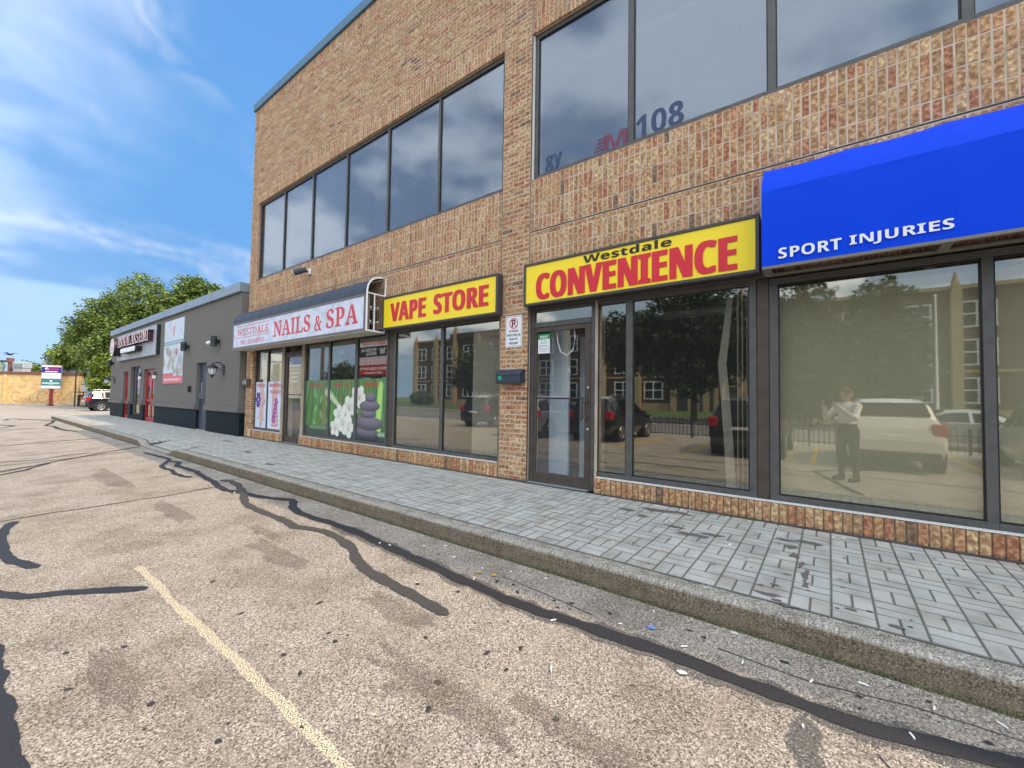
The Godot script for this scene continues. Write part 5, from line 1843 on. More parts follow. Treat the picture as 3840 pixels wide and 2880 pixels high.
func car(called: String, label: String, at: Vector3, turn: float, paint: Color, hatch := true, metal := 0.3) -> Node3D:
	# local axes: +x is forward, wheels stand on y = 0
	var t := thing(called, label, "car", at, turn)
	base_of[t] = Vector3.ZERO
	var p := mat(paint, 0.28, metal)
	p.clearcoat_enabled = true
	p.clearcoat = 0.8
	p.clearcoat_roughness = 0.05
	# [x, sill, belt, half width at belt, roof, half width at roof]
	var st := [[-2.27, .46, .70, .80, .72, .74], [-2.2, .36, .95, .85, .99, .76], [-2.1, .30, 1.02, .87, 1.22, .70], [-1.86, .27, 1.03, .88, 1.56, .62], [-1.3, .25, 1.02, .89, 1.66, .60], [-.2, .24, 1.0, .90, 1.68, .61], [.5, .24, .99, .90, 1.62, .60], [.85, .24, .99, .89, 1.36, .66], [1.2, .25, .98, .88, 1.07, .74], [1.85, .27, .93, .86, .98, .70], [2.15, .33, .82, .80, .86, .64], [2.27, .45, .68, .70, .70, .58]]
	if not hatch:
		st = [[-2.3, .46, .72, .78, .74, .72], [-2.2, .34, .92, .84, .96, .74], [-1.75, .28, .97, .87, 1.04, .74], [-1.45, .26, .97, .88, 1.08, .72], [-.75, .25, .96, .89, 1.42, .58], [-.2, .24, .95, .90, 1.45, .57], [.35, .24, .95, .90, 1.40, .57], [.8, .24, .94, .89, 1.14, .64], [1.1, .25, .92, .88, .98, .72], [1.85, .27, .86, .85, .90, .68], [2.2, .33, .74, .78, .78, .62], [2.32, .45, .62, .68, .64, .56]]
	var b := MB.new()
	var rings := []
	for s in st:
		var ring := []
		for sd in [1.0, -1.0]:
			var half := [Vector3(s[0], s[1], sd * (s[3] - .08)), Vector3(s[0], lerpf(s[1], s[2], .4), sd * (s[3] + .015)), Vector3(s[0], s[2], sd * s[3]), Vector3(s[0], s[4] - .05 * minf(1.0, (s[4] - s[2]) * 3.0), sd * (s[5] + .02)), Vector3(s[0], s[4], sd * (s[5] - .07)), Vector3(s[0], s[4] + .02, 0.0)]
			if sd < 0: half.reverse()
			for q in half: ring.append(q)
		rings.append(ring)
	for i in rings.size() - 1:
		for k in rings[0].size() - 1:
			b.quad(rings[i][k], rings[i + 1][k], rings[i + 1][k + 1], rings[i][k + 1])
		b.quad(rings[i][11], rings[i + 1][11], rings[i + 1][0], rings[i][0])
	for e in [0, rings.size() - 1]:
		for k in range(1, 11):
			if e == 0: b.tri(rings[e][0], rings[e][k], rings[e][k + 1])
			else: b.tri(rings[e][0], rings[e][k + 1], rings[e][k])
	part("body", b, p, t, true)
	var wall := func(x: float, f: float, sd: float, out: float) -> Vector3:      # a point of the upper side, f from belt to roof
		for i in st.size() - 1:
			if x <= st[i + 1][0]:
				var u: float = (x - st[i][0]) / (st[i + 1][0] - st[i][0])
				var yb := lerpf(st[i][2], st[i + 1][2], u)
				var yt := lerpf(st[i][4], st[i + 1][4], u) - .05
				return Vector3(x, lerpf(yb, yt, f), sd * (lerpf(lerpf(st[i][3], st[i + 1][3], u), lerpf(st[i][5], st[i + 1][5], u) + .02, f) + out))
		return Vector3.ZERO
	var spans := [[-1.95, -1.22], [-1.12, -.12], [-.02, .82]] if hatch else [[-1.1, -.2], [-.1, .72]]
	for sd in [1.0, -1.0]:
		for q in spans:
			b = MB.new()
			for k in 6:
				var xa := lerpf(q[0], q[1], k / 6.0)
				var xb := lerpf(q[0], q[1], (k + 1) / 6.0)
				var g := [wall.call(xa, .08, sd, .012), wall.call(xb, .08, sd, .012), wall.call(xb, .86, sd, .012), wall.call(xa, .86, sd, .012)]
				if sd < 0: g.reverse()
				b.quad(g[0], g[1], g[2], g[3])
			part("side_window", b, M.car_glass, t, true)
	# rear and front screens lie on the slopes of the roof line
	var slope := func(ia: int, ib: int, fa: float, fb: float, m: Material, nm: String):
		var q := MB.new()
		var a = st[ia]
		var c = st[ib]
		var pa := Vector2(lerpf(a[0], c[0], fa), lerpf(a[4], c[4], fa) + .028)
		var pb := Vector2(lerpf(a[0], c[0], fb), lerpf(a[4], c[4], fb) + .028)
		var nn := Vector2(pa.y - pb.y, pb.x - pa.x).normalized() * .012
		if nn.y < 0: nn = -nn
		var wa := lerpf(a[5], c[5], fa) - .06
		var wb := lerpf(a[5], c[5], fb) - .06
		q.quad(Vector3(pa.x + nn.x, pa.y + nn.y, -wa), Vector3(pa.x + nn.x, pa.y + nn.y, wa), Vector3(pb.x + nn.x, pb.y + nn.y, wb), Vector3(pb.x + nn.x, pb.y + nn.y, -wb))
		part(nm, q, m, t, true)
	if hatch:
		slope.call(2, 3, .05, .95, M.car_glass, "rear_window")
		slope.call(6, 8, .08, .95, M.car_glass, "windscreen")
	else:
		slope.call(3, 4, .08, .92, M.car_glass, "rear_window")
		slope.call(6, 8, .08, .95, M.car_glass, "windscreen")
	for sd in [1.0, -1.0]:
		b = MB.new()
		b.box(Vector3(-2.235, .82, sd * .62), Vector3(-1.95, 1.12 if hatch else .95, sd * .885), .03)
		part("tail_lamp", b, M.tail, t, true)
		b = MB.new()
		b.box(Vector3(1.95, .70, sd * .52), Vector3(2.24, .84, sd * .80), .04)
		part("headlight", b, M.lamp_clear, t, true)
		b = MB.new()
		b.box(Vector3(.62, 1.0, sd * .90), Vector3(.82, 1.14, sd * 1.06), .04)
		part("mirror", b, p, t, true)
		for x in [-1.36, 1.36]:
			b = MB.new()
			b.lathe(Vector3(x, .36, sd * .60), [Vector2(0, 0), Vector2(.43, 0), Vector2(.43, .312), Vector2(0, .3125)], 24, Vector3(0, 0, sd))
			part("wheel_arch", b, M.black, t, true)
			b = MB.new()
			b.lathe(Vector3(x, .35, sd * .70), [Vector2(.22, .23), Vector2(.33, .235), Vector2(.35, .2), Vector2(.35, .02), Vector2(.3, 0), Vector2(0, 0)], 26, Vector3(0, 0, sd))
			var wh := part("wheel", b, M.tyre, t, true)
			b = MB.new()
			b.lathe(Vector3(x, .35, sd * .70), [Vector2(.235, .232), Vector2(.225, .245), Vector2(.2, .23), Vector2(.19, .15)], 26, Vector3(0, 0, sd))
			for k in 5:
				var a := TAU * k / 5.0
				var d := Vector3(cos(a), sin(a), 0)
				var e := Vector3(-sin(a), cos(a), 0) * .035
				var c := Vector3(x, .35, sd * .932)
				if sd > 0: b.quad(c - e * .8, c + d * .21 - e, c + d * .21 + e, c + e * .8)
				else: b.quad(c + e * .8, c + d * .21 + e, c + d * .21 - e, c - e * .8)
			b.lathe(Vector3(x, .35, sd * .90), [Vector2(.06, 0), Vector2(.055, .04), Vector2(0, .042)], 12, Vector3(0, 0, sd))
			part("rim", b, M.rim, wh, true)
	b = MB.new()
	b.box(Vector3(-2.30, .30, -.78), Vector3(-2.12, .50, .78), .04)
	b.box(Vector3(2.12, .28, -.70), Vector3(2.30, .48, .70), .04)
	part("bumper", b, M.dark, t, true)
	b = MB.new()
	b.box(Vector3(-2.262, .72, -.26), Vector3(-2.245, .84, .26), .004)
	part("number_plate", b, M.white, t, true)
	b = MB.new()
	b.box(Vector3(2.20, .52, -.5), Vector3(2.285, .66, .5), .02)
	part("grille", b, M.black, t, true)
	if hatch:
		b = MB.new()
		for sd in [1.0, -1.0]: b.tube([Vector3(-1.6, 1.69, sd * .56), Vector3(-1.4, 1.73, sd * .56), Vector3(.1, 1.75, sd * .56), Vector3(.3, 1.70, sd * .56)], .018, 6)
		part("roof_rail", b, M.chrome, t, true)
	return t


func parked_cars():
	var c := car("parked_suv", "dark navy sport utility parked past the grey building's far end", Vector3(-47.9, -1.53, -3.5), 1.63, srgb(18, 22, 34), true, .2)
	var b := MB.new()
	b.box(Vector3(-2.29, .76, -.9), Vector3(-1.6, .79, -.905))
	var gy := -1.54
	car("parked_car", "silver crossover parked facing the hoop fence, second row from the wall", Vector3(-9.75, gy, 10.55), -PI / 2, srgb(176, 182, 188), true, .7)
	car("parked_car", "black compact crossover parked beside the silver one facing fence", Vector3(-7.05, gy, 11.2), -PI / 2, srgb(22, 23, 25))
	car("parked_car", "black sport utility parked in the middle bay facing the fence", Vector3(-1.9, gy, 10.2), -PI / 2, srgb(14, 15, 17))
	car("parked_car", "white crossover parked in the bay straight across from blinded windows", Vector3(1.16, gy, 10.0), -PI / 2, srgb(226, 226, 222), true, .05)
	car("parked_car", "pale grey sport utility parked beyond the white crossover", Vector3(4.4, gy, 10.4), -PI / 2, srgb(170, 172, 172), true, .5)
	car("parked_car", "black sport utility parked alone far down the row", Vector3(-15.2, gy, 13.6), -PI / 2 - .1, srgb(16, 16, 18))
	car("passing_car", "silver saloon car standing on the street beyond the hoop fence", Vector3(4.2, -1.60, 17.6), 0.0, srgb(170, 174, 178), false, .6)


# ---------------------------------------------------------------- plants

func leaf_clump(sd: int, size: float, cnt: int) -> ArrayMesh:
	var r := RandomNumberGenerator.new()
	r.seed = sd
	var b := MB.new()
	for i in cnt:
		var o := Vector3(r.randf_range(-1, 1), r.randf_range(-.7, .7), r.randf_range(-1, 1)) * size
		var bs := Basis.from_euler(Vector3(r.randf_range(-.9, .9), r.randf() * TAU, r.randf_range(-.9, .9)))
		var s := size * r.randf_range(.38, .62)
		var g := r.randf_range(.75, 1.15)
		var c := Color(g, g, g * .9)
		b.tri(o + bs * Vector3(-s, 0, 0), o + bs * Vector3(0, .12 * s, .62 * s), o + bs * Vector3(s, 0, 0), c)
		b.tri(o + bs * Vector3(-s, 0, 0), o + bs * Vector3(s, 0, 0), o + bs * Vector3(0, .12 * s, -.62 * s), c)
	return b.mesh()


func tree(called: String, label: String, at: Vector3, lobes: Array, count: int, leaf: float, tone: Color, sd: int, trunk := 0.22, cat := "tree", group := "") -> Node3D:
	# lobes: [centre from the foot, radius, share of height squash]
	var t := thing(called, label, cat, at, 0.0, group)
	base_of[t] = Vector3.ZERO
	var r := RandomNumberGenerator.new()
	r.seed = sd
	var b := MB.new()
	var top: Vector3 = lobes[0][0]
	var fork := Vector3(top.x * .3, top.y * .45, top.z * .3)
	b.tube([Vector3(0, -.3, 0), fork * .5 + Vector3(r.randf_range(-.1, .1), 0, r.randf_range(-.1, .1)), fork, top], [trunk, trunk * .8, trunk * .65, trunk * .2], 9)
	for l in lobes.slice(1):
		var m: Vector3 = fork.lerp(l[0], .5) + Vector3(0, -.15, 0)
		b.tube([fork, m, l[0]], [trunk * .5, trunk * .3, trunk * .1], 6)
	part("trunk", b, M.bark, t, true)
	var vol := 0.0
	for l in lobes: vol += pow(l[1], 2.2)
	var mm := MultiMesh.new()
	mm.transform_format = MultiMesh.TRANSFORM_3D
	mm.use_colors = true
	mm.mesh = leaf_clump(sd, leaf, 7)
	mm.instance_count = count
	var n := 0
	var f := noise(.55, FastNoiseLite.TYPE_SIMPLEX, 2, sd)
	for l in lobes:
		var k := int(count * pow(l[1], 2.2) / vol)
		for i in k:
			if n >= count: break
			var d := Vector3(r.randfn(), r.randfn(), r.randfn()).normalized()
			var q := 0.45 + 0.55 * sqrt(r.randf())
			q *= 0.92 + 0.3 * f.get_noise_3dv(d * 3.0 + l[0])
			var p: Vector3 = l[0] + Vector3(d.x, d.y * l[2], d.z) * l[1] * q
			if f.get_noise_3dv(p * 1.5) < -.28: p = l[0] + (p - l[0]) * .6
			var bs := Basis.from_euler(Vector3(r.randf_range(-.5, .5), r.randf() * TAU, r.randf_range(-.5, .5))).scaled(Vector3.ONE * r.randf_range(.7, 1.3))
			mm.set_instance_transform(n, Transform3D(bs, p))
			var g := r.randf_range(.7, 1.25) * (1.0 + .35 * f.get_noise_3dv(p * .8))
			var y := r.randf_range(-.012, .02)
			mm.set_instance_color(n, Color(tone.r * g + y, tone.g * g + y, tone.b * g))
			n += 1
	mm.visible_instance_count = n
	var o := MultiMeshInstance3D.new()
	o.multimesh = mm
	o.material_override = M.leaf
	o.name = "crown"
	o.set_meta("kind", "stuff")
	t.add_child(o, true)
	return t


func trees():
	var mid := Color(.17, .24, .055)
	var deep := Color(.09, .14, .04)
	var pale := Color(.23, .31, .06)
	var gy := -1.5
	tree("maple_tree", "tall broad maple rising behind the grey building's far end", Vector3(-53.5, gy, -5.2), [[Vector3(.9, 10.2, -.4), 2.5, 1.1], [Vector3(-1.2, 8.4, 1.4), 2.5, .9], [Vector3(-2.4, 7.2, 2.9), 1.9, .9], [Vector3(.2, 6.6, .6), 2.9, .9], [Vector3(2.4, 9.4, -2.0), 2.0, 1.0], [Vector3(2.6, 7.0, -2.4), 2.4, .9], [Vector3(-.8, 4.8, 1.7), 2.5, .9], [Vector3(1.6, 4.6, -.4), 2.6, .9], [Vector3(-3.4, 8.6, 3.0), .7, 1.4], [Vector3(-1.9, 10.4, 1.4), .8, 1.6], [Vector3(-3.9, 6.6, 3.5), .8, .9]], 8320, .24, mid, 901, .3)
	tree("maple_tree", "slimmer maple standing right of the tall one behind the grey roof", Vector3(-50.2, gy, -9.4), [[Vector3(-.3, 11.6, .6), 1.6, 1.1], [Vector3(1.0, 11.0, -.6), 1.6, .9], [Vector3(0, 9.6, 0), 2.3, .9], [Vector3(-1.3, 9.8, 1.2), 1.3, .9], [Vector3(0, 7.2, 0), 2.4, .9], [Vector3(1.8, 11.4, -1.2), .8, 1.0]], 4160, .24, mid, 902, .22)
	tree("locust_tree", "lighter green low tree spreading behind the tan building's corner", Vector3(-66.6, gy, -5.0), [[Vector3(0, 6.4, 1.2), 2.3, .9], [Vector3(-1.6, 5.3, 2.5), 1.9, .8], [Vector3(1.5, 6.0, -.3), 2.3, .9], [Vector3(-.5, 7.6, 1.6), 1.3, .9], [Vector3(1.6, 4.0, -1.0), 2.2, .8]], 3840, .27, pale, 903, .22)
	tree("young_maple", "bright leafy young maple just behind the parked navy utility", Vector3(-52.2, gy, -4.0), [[Vector3(0, 3.9, .5), 1.5, .9], [Vector3(.8, 2.7, -.4), 1.6, .9], [Vector3(-.4, 2.4, .9), 1.2, .8]], 2200, .2, pale, 904, .12)
	tree("hedge_tree", "dark dense tree low behind the parked utility and metal tank", Vector3(-60.5, gy, -7.5), [[Vector3(0, 3.4, 0), 2.4, .9], [Vector3(1.2, 1.9, 2.0), 1.9, .8], [Vector3(-.5, 1.6, -1.8), 2.0, .8], [Vector3(1.0, 4.8, -.5), 1.8, .9]], 2560, .27, deep, 905, .2)
	tree("far_tree", "small rounded far tree between roof units on the tan building", Vector3(-92.0, gy, -1.2), [[Vector3(0, 4.2, 0), 1.7, .9], [Vector3(1.0, 3.4, -1.0), 1.5, .9]], 500, .4, mid, 906, .2, "tree", "far trees over the tan building's roof")
	tree("far_tree", "leftmost far tree peeping over the tan building's roof trim", Vector3(-95.0, gy, 2.6), [[Vector3(0, 3.9, 0), 1.6, .9], [Vector3(-1.2, 3.2, 1.2), 1.5, .9]], 500, .4, deep, 907, .2, "tree", "far trees over the tan building's roof")
	tree("far_tree", "far tree showing beside the pale fan housing on tan roof", Vector3(-90.0, gy, -4.2), [[Vector3(0, 3.9, 0), 1.5, .9], [Vector3(1.0, 3.6, -1.2), 1.3, .9]], 500, .4, mid, 908, .2, "tree", "far trees over the tan building's roof")
	# across the street
	tree("pine_tree", "large dark pine on the school lawn opposite the blinded windows", Vector3(-1.2, -1.7, 31.0), [[Vector3(0, 8.4, 0), 1.9, 1.3], [Vector3(-.8, 6.6, 0), 3.0, .9], [Vector3(.6, 4.6, 0), 3.4, .9], [Vector3(-.4, 2.6, 0), 3.4, .7]], 3200, .32, Color(.03, .058, .02), 911, .25, "tree", "pines on the school lawn")
	tree("pine_tree", "dark pine on the lawn left of the flagpole", Vector3(2.6, -1.7, 31.5), [[Vector3(0, 7.6, 0), 1.8, 1.3], [Vector3(.2, 5.6, 0), 2.6, .9], [Vector3(0, 3.2, 0), 2.7, .9]], 2400, .32, Color(.03, .058, .02), 912, .25, "tree", "pines on the school lawn")
	tree("lawn_tree", "broad leafy tree on the school lawn facing the corner shop", Vector3(-8.5, -1.7, 30.0), [[Vector3(0, 8.2, 0), 4.2, .9], [Vector3(-3.6, 6.6, .4), 3.6, .9], [Vector3(3.5, 6.4, -.4), 3.6, .9], [Vector3(0, 4.6, 0), 3.4, .8], [Vector3(-6.5, 7.0, .8), 3.0, .9]], 4200, .36, Color(.045, .08, .022), 913, .28)
	tree("lawn_tree", "spreading tree before the school seen between lamp posts", Vector3(-36.5, -1.7, 36.0), [[Vector3(0, 5.2, 0), 3.3, .9], [Vector3(-2.6, 4.2, .4), 2.3, .8], [Vector3(2.5, 4.0, -.4), 2.4, .8], [Vector3(.3, 7.4, 0), 1.9, 1.0]], 2400, .36, Color(.04, .07, .02), 914, .28)
	tree("lawn_tree", "rounded tree standing near the tall wooden utility pole", Vector3(-42.6, -1.7, 20.6), [[Vector3(0, 3.6, 0), 2.0, .9], [Vector3(-1.2, 2.6, .3), 1.5, .8], [Vector3(1.3, 2.7, 0), 1.6, .9]], 1200, .3, Color(.055, .095, .025), 915, .2)
	tree("lawn_bush", "clipped round bush at the foot of the school wall", Vector3(-62.0, -1.7, 48.0), [[Vector3(0, 1.5, 0), 2.0, .7], [Vector3(1.8, 1.2, 0), 1.6, .7]], 700, .33, Color(.07, .12, .03), 916, .1, "bush")


# ---------------------------------------------------------------- the far side of the street, which the windows mirror

func opposite_side():
	struct("street_pavement", boxed(Vector3(-140, -1.9, 13.8), Vector3(60, -1.545, 16.0)), M.concrete)
	struct("road", boxed(Vector3(-140, -1.9, 16.0), Vector3(60, -1.62, 33.0)), M.road)
	struct("far_pavement", boxed(Vector3(-140, -1.9, 33.0), Vector3(60, -1.5, 35.0)), M.concrete)
	struct("lawn", boxed(Vector3(-140, -1.9, 35.0), Vector3(60, -1.48, 58.0)), M.grass)
	var b := MB.new()
	for k in 24: b.box(Vector3(-100 + 6.0 * k, -1.619, 24.4), Vector3(-97 + 6.0 * k, -1.615, 24.55))
	struct("lane_marking", b, M.paint_white)
	b = MB.new()
	for x in [-16.4, -13.0, -11.2, -8.4, -5.6, -3.5, -.4, 2.8, 5.9]: b.box(Vector3(x, -1.5375, 8.2), Vector3(x + .1, -1.5335, 13.0))
	struct("bay_marking", b, M.paint_yellow)
	# fence of low hoops
	var f := thing("hoop_fence", "low black fence of round-topped hoops along the street", "fence", Vector3(-2, -1.54, 13.6))
	for k in 60:
		b = MB.new()
		var x := -10.5 + .30 * k
		var hoop := [Vector3(x, -1.5, 13.6)]
		for i in 7: hoop.append(Vector3(x + .075 - .075 * cos(PI * i / 6.0), -.78 + .075 * sin(PI * i / 6.0), 13.6))
		hoop.append(Vector3(x + .15, -1.5, 13.6))
		b.tube(hoop, .014, 5, Color.WHITE, false)
		part("hoop", b, M.black, f)
	b = MB.new()
	b.box(Vector3(-10.6, -.97, 13.585), Vector3(7.6, -.93, 13.615))
	b.box(Vector3(-10.6, -1.42, 13.585), Vector3(7.6, -1.38, 13.615))
	part("rail", b, M.black, f)
	for k in 10:
		b = MB.new()
		b.box(Vector3(-10.62 + 2.0 * k, -1.55, 13.56), Vector3(-10.56 + 2.0 * k, -.72, 13.64), .01)
		part("post", b, M.black, f)
	school()
	# flagpole on a stone plinth
	var t := thing("flagpole", "white flagpole on a stone plinth in front of the school", "flagpole", Vector3(4.9, -1.6, 28.5))
	b = MB.new()
	b.tube([Vector3(4.9, -.6, 28.5), Vector3(4.9, 6.2, 28.5)], [.07, .035], 8)
	b.lathe(Vector3(4.9, 6.18, 28.5), [Vector2(0, 0), Vector2(.08, .06), Vector2(.08, .1), Vector2(0, .16)], 10)
	part("pole", b, M.white, t)
	b = MB.new()
	b.prism(PackedVector2Array([Vector2(4.2, -1.6), Vector2(5.6, -1.6), Vector2(5.35, -.6), Vector2(5.1, -.3), Vector2(4.7, -.3), Vector2(4.45, -.6)]), 28.1, 28.9)
	part("plinth", b, M.stone, t)
	for q in [[-83.5, 56.0, "white street lamp post by the far pavement, nearer the school tower"], [-96.0, 57.0, "white street lamp post by the far pavement, farthest down the street"], [-22.0, 34.0, "white street lamp post across from the corner shop"]]:
		t = thing("lamp_post", q[2], "lamp post", Vector3(q[0], -1.5, q[1]), 0, "white lamp posts along the street")
		b = MB.new()
		b.tube([Vector3(q[0], -1.5, q[1]), Vector3(q[0], 2.6, q[1])], [.14, .08], 8)
		part("post", b, M.white, t)
		b = MB.new()
		b.lathe(Vector3(q[0], 2.6, q[1]), [Vector2(.1, 0), Vector2(.2, .25), Vector2(.18, .5), Vector2(.06, .7), Vector2(0, .75)], 10)
		part("globe", b, M.lamp_clear, t)
	t = whole("utility_pole", MB.new().turned(Basis()), M.bark, Vector3(-46.2, -1.6, 20.0), "", "") if false else null
	b = MB.new()
	b.tube([Vector3(-46.2, -1.7, 20.0), Vector3(-46.2, 9.5, 20.0)], [.24, .16], 10)
	whole("utility_pole", b, M.bark, Vector3(-46.2, -1.7, 20.0), "tall plain wooden utility pole beyond the tenants' pylon sign", "utility pole")
	pylon()
	# pale apartment tower far off
	t = thing("apartment_tower", "pale high-rise apartment tower with balconies far down the street", "building", Vector3(-262, -2, 104))
	b = MB.new()
	b.box(Vector3(-276, -2, 96), Vector3(-250, 19, 112))
	b.box(Vector3(-256, 19, 98), Vector3(-249, 23, 110))
	part("wall", b, M.white, t)
	for k in 7:
		b = MB.new()
		b.box(Vector3(-275, .6 + 2.7 * k, 95.2), Vector3(-258, 1.9 + 2.7 * k, 95.9))
		part("window_row", b, M.wall_dark, t)
		b = MB.new()
		b.box(Vector3(-275.5, -.1 + 2.7 * k, 93.8), Vector3(-257.5, .5 + 2.7 * k, 95.1))
		part("balcony", b, M.white, t)
	b = MB.new()
	b.box(Vector3(-246, -2, 100), Vector3(-238, 17, 112))
	whole("apartment_slab", b, mat(srgb(236, 226, 205), .8), Vector3(-242, -2, 106), "narrow cream apartment slab beside the pale high-rise tower", "building")


func school():
	var t := thing("school_building", "long brown brick collegiate school with pale stone piers across the street", "building", Vector3(-22, -1.6, 60))
	base_of[t] = Vector3(-22, -1.6, 60)
	var b := MB.new()
	b.box(Vector3(-78, -1.9, 60), Vector3(45, 12.6, 80))
	b.box(Vector3(-66, 12.6, 59.4), Vector3(-50, 13.8, 66))
	b.box(Vector3(-20, 12.6, 59.4), Vector3(-8, 14.5, 66))
	part("wall", b, M.school, t)
	b = MB.new()
	b.box(Vector3(-78.2, 12.6, 59.7), Vector3(45.2, 13.0, 60.5))
	b.box(Vector3(-78.1, 3.5, 59.85), Vector3(45.1, 3.8, 60.0))
	b.box(Vector3(-78.1, -1.9, 59.8), Vector3(45.1, -.4, 60.0))
	part("stone_band", b, M.stone, t)
	for x in [-77.4, -70.5, -64.5, -57.5, -50.5, -44.0, -37.0, -30.0, -24.0, -18.5, -14.0, -9.5, -3.0, 4.0, 11.0, 18.0, 25.0, 32.0]:
		b = MB.new()
		var tall: float = 15.6 if x in [-64.5, -50.5, -18.5, -9.5] else 13.9
		b.box(Vector3(x - .45, -1.9, 59.2), Vector3(x + .45, tall - 1.4, 60.3), .05)
		b.box(Vector3(x - .3, tall - 1.4, 59.3), Vector3(x + .3, tall - .6, 60.1), .05)
		b.lathe(Vector3(x, tall - .6, 59.7), [Vector2(.36, 0), Vector2(0, 1.3)], 4)
		part("stone_pier", b, M.stone, t)
	var win: MeshInstance3D
	for row in 3:
		for k in 24:
			var x := -75.6 + 4.9 * k
			if row == 0 and x > -20 and x < -8: continue
			var y := .3 + 4.1 * row
			b = MB.new()
			for q in [[-1.45, -1.32], [-.06, .06], [1.32, 1.45]]: b.box(Vector3(x + q[0], y, 59.86), Vector3(x + q[1], y + 2.6, 59.99))
			for q in [-.1, 1.25, 2.55]: b.box(Vector3(x - 1.5, y + q, 59.85), Vector3(x + 1.5, y + q + .12, 59.98))
			win = part("window", b, M.white, t)
			b = MB.new()
			b.quad(Vector3(x + 1.4, y, 59.95), Vector3(x - 1.4, y, 59.95), Vector3(x - 1.4, y + 2.6, 59.95), Vector3(x + 1.4, y + 2.6, 59.95))
			part("pane", b, M.car_glass, win)
	for x in [-17.4, -13.9, -10.4]:                       # arched stone entrance
		b = MB.new()
		var arch := PackedVector2Array([Vector2(x - 1.5, -1.6)])
		for i in 9: arch.append(Vector2(x - 1.5 * cos(PI * i / 8.0), 2.2 + 1.6 * sin(PI * i / 8.0)))
		arch.append(Vector2(x + 1.5, -1.6))
		b.prism(arch, 59.4, 59.95)
		var d := part("stone_doorway", b, M.stone, t)
		b = MB.new()
		b.box(Vector3(x - .9, -1.6, 59.3), Vector3(x + .9, 2.0, 59.39))
		part("door", b, M.wall_dark, d)


func pylon():
	var t := thing("pylon_sign", "tall tenants' sign of stacked panels beside the street", "sign", Vector3(-30.7, -1.55, 16.0))
	var b := MB.new()
	b.box(Vector3(-31.2, -1.7, 16.1), Vector3(-30.2, 1.75, 16.6), .03)
	part("post", b, M.dark, t)
	b = MB.new()
	b.box(Vector3(-32.75, 1.62, 16.02), Vector3(-28.6, 5.9, 16.7), .03)
	part("cabinet", b, M.dark, t)
	var rows := [[4.86, 5.8, M.yellow], [4.22, 4.80, M.white], [3.38, 4.16, M.black], [2.66, 3.32, M.white], [1.8, 2.6, mat(srgb(190, 20, 28), .4)]]
	for i in 5:
		b = MB.new()
		b.box(Vector3(-32.65, rows[i][0], 15.98), Vector3(-28.7, rows[i][1], 16.019), .004)
		var p := part("panel", b, rows[i][2], t)
		if i == 0: words("CONVENIENCE", true, false, -32.3, -29.0, 5.1, 5.55, 15.975, M.red, p, "lettering", .01, true)
		elif i == 1: words("Balance & Foster", true, true, -32.3, -28.95, 4.32, 4.68, 15.975, M.red, p, "lettering", .01, true)
		elif i == 2:
			words("WESTDALE", true, true, -32.4, -30.2, 3.8, 4.06, 15.975, M.white, p, "lettering", .01, true)
			words("DENTAL", true, true, -31.7, -30.2, 3.46, 3.72, 15.975, M.white, p, "lettering", .01, true)
			words("W", true, true, -29.8, -28.95, 3.5, 4.02, 15.975, M.white, p, "lettering", .01, true)
		elif i == 3:
			words("WESTDALE 905-529-8915", false, true, -32.4, -28.9, 3.1, 3.25, 15.975, M.red, p, "lettering", .01, true)
			words("NAILS & SPA", false, true, -32.5, -28.85, 2.74, 3.02, 15.975, M.red, p, "lettering", .01, true)
		else:
			words("WEST END", true, true, -31.0, -28.8, 2.2, 2.45, 15.975, M.white, p, "lettering", .01, true)
			words("Sports", true, false, -32.5, -31.2, 2.16, 2.5, 15.975, M.white, p, "lettering", .01, true)
			words("SPORT SPECIALIST", true, false, -32.0, -29.3, 1.9, 2.05, 15.975, M.white, p, "lettering", .01, true)


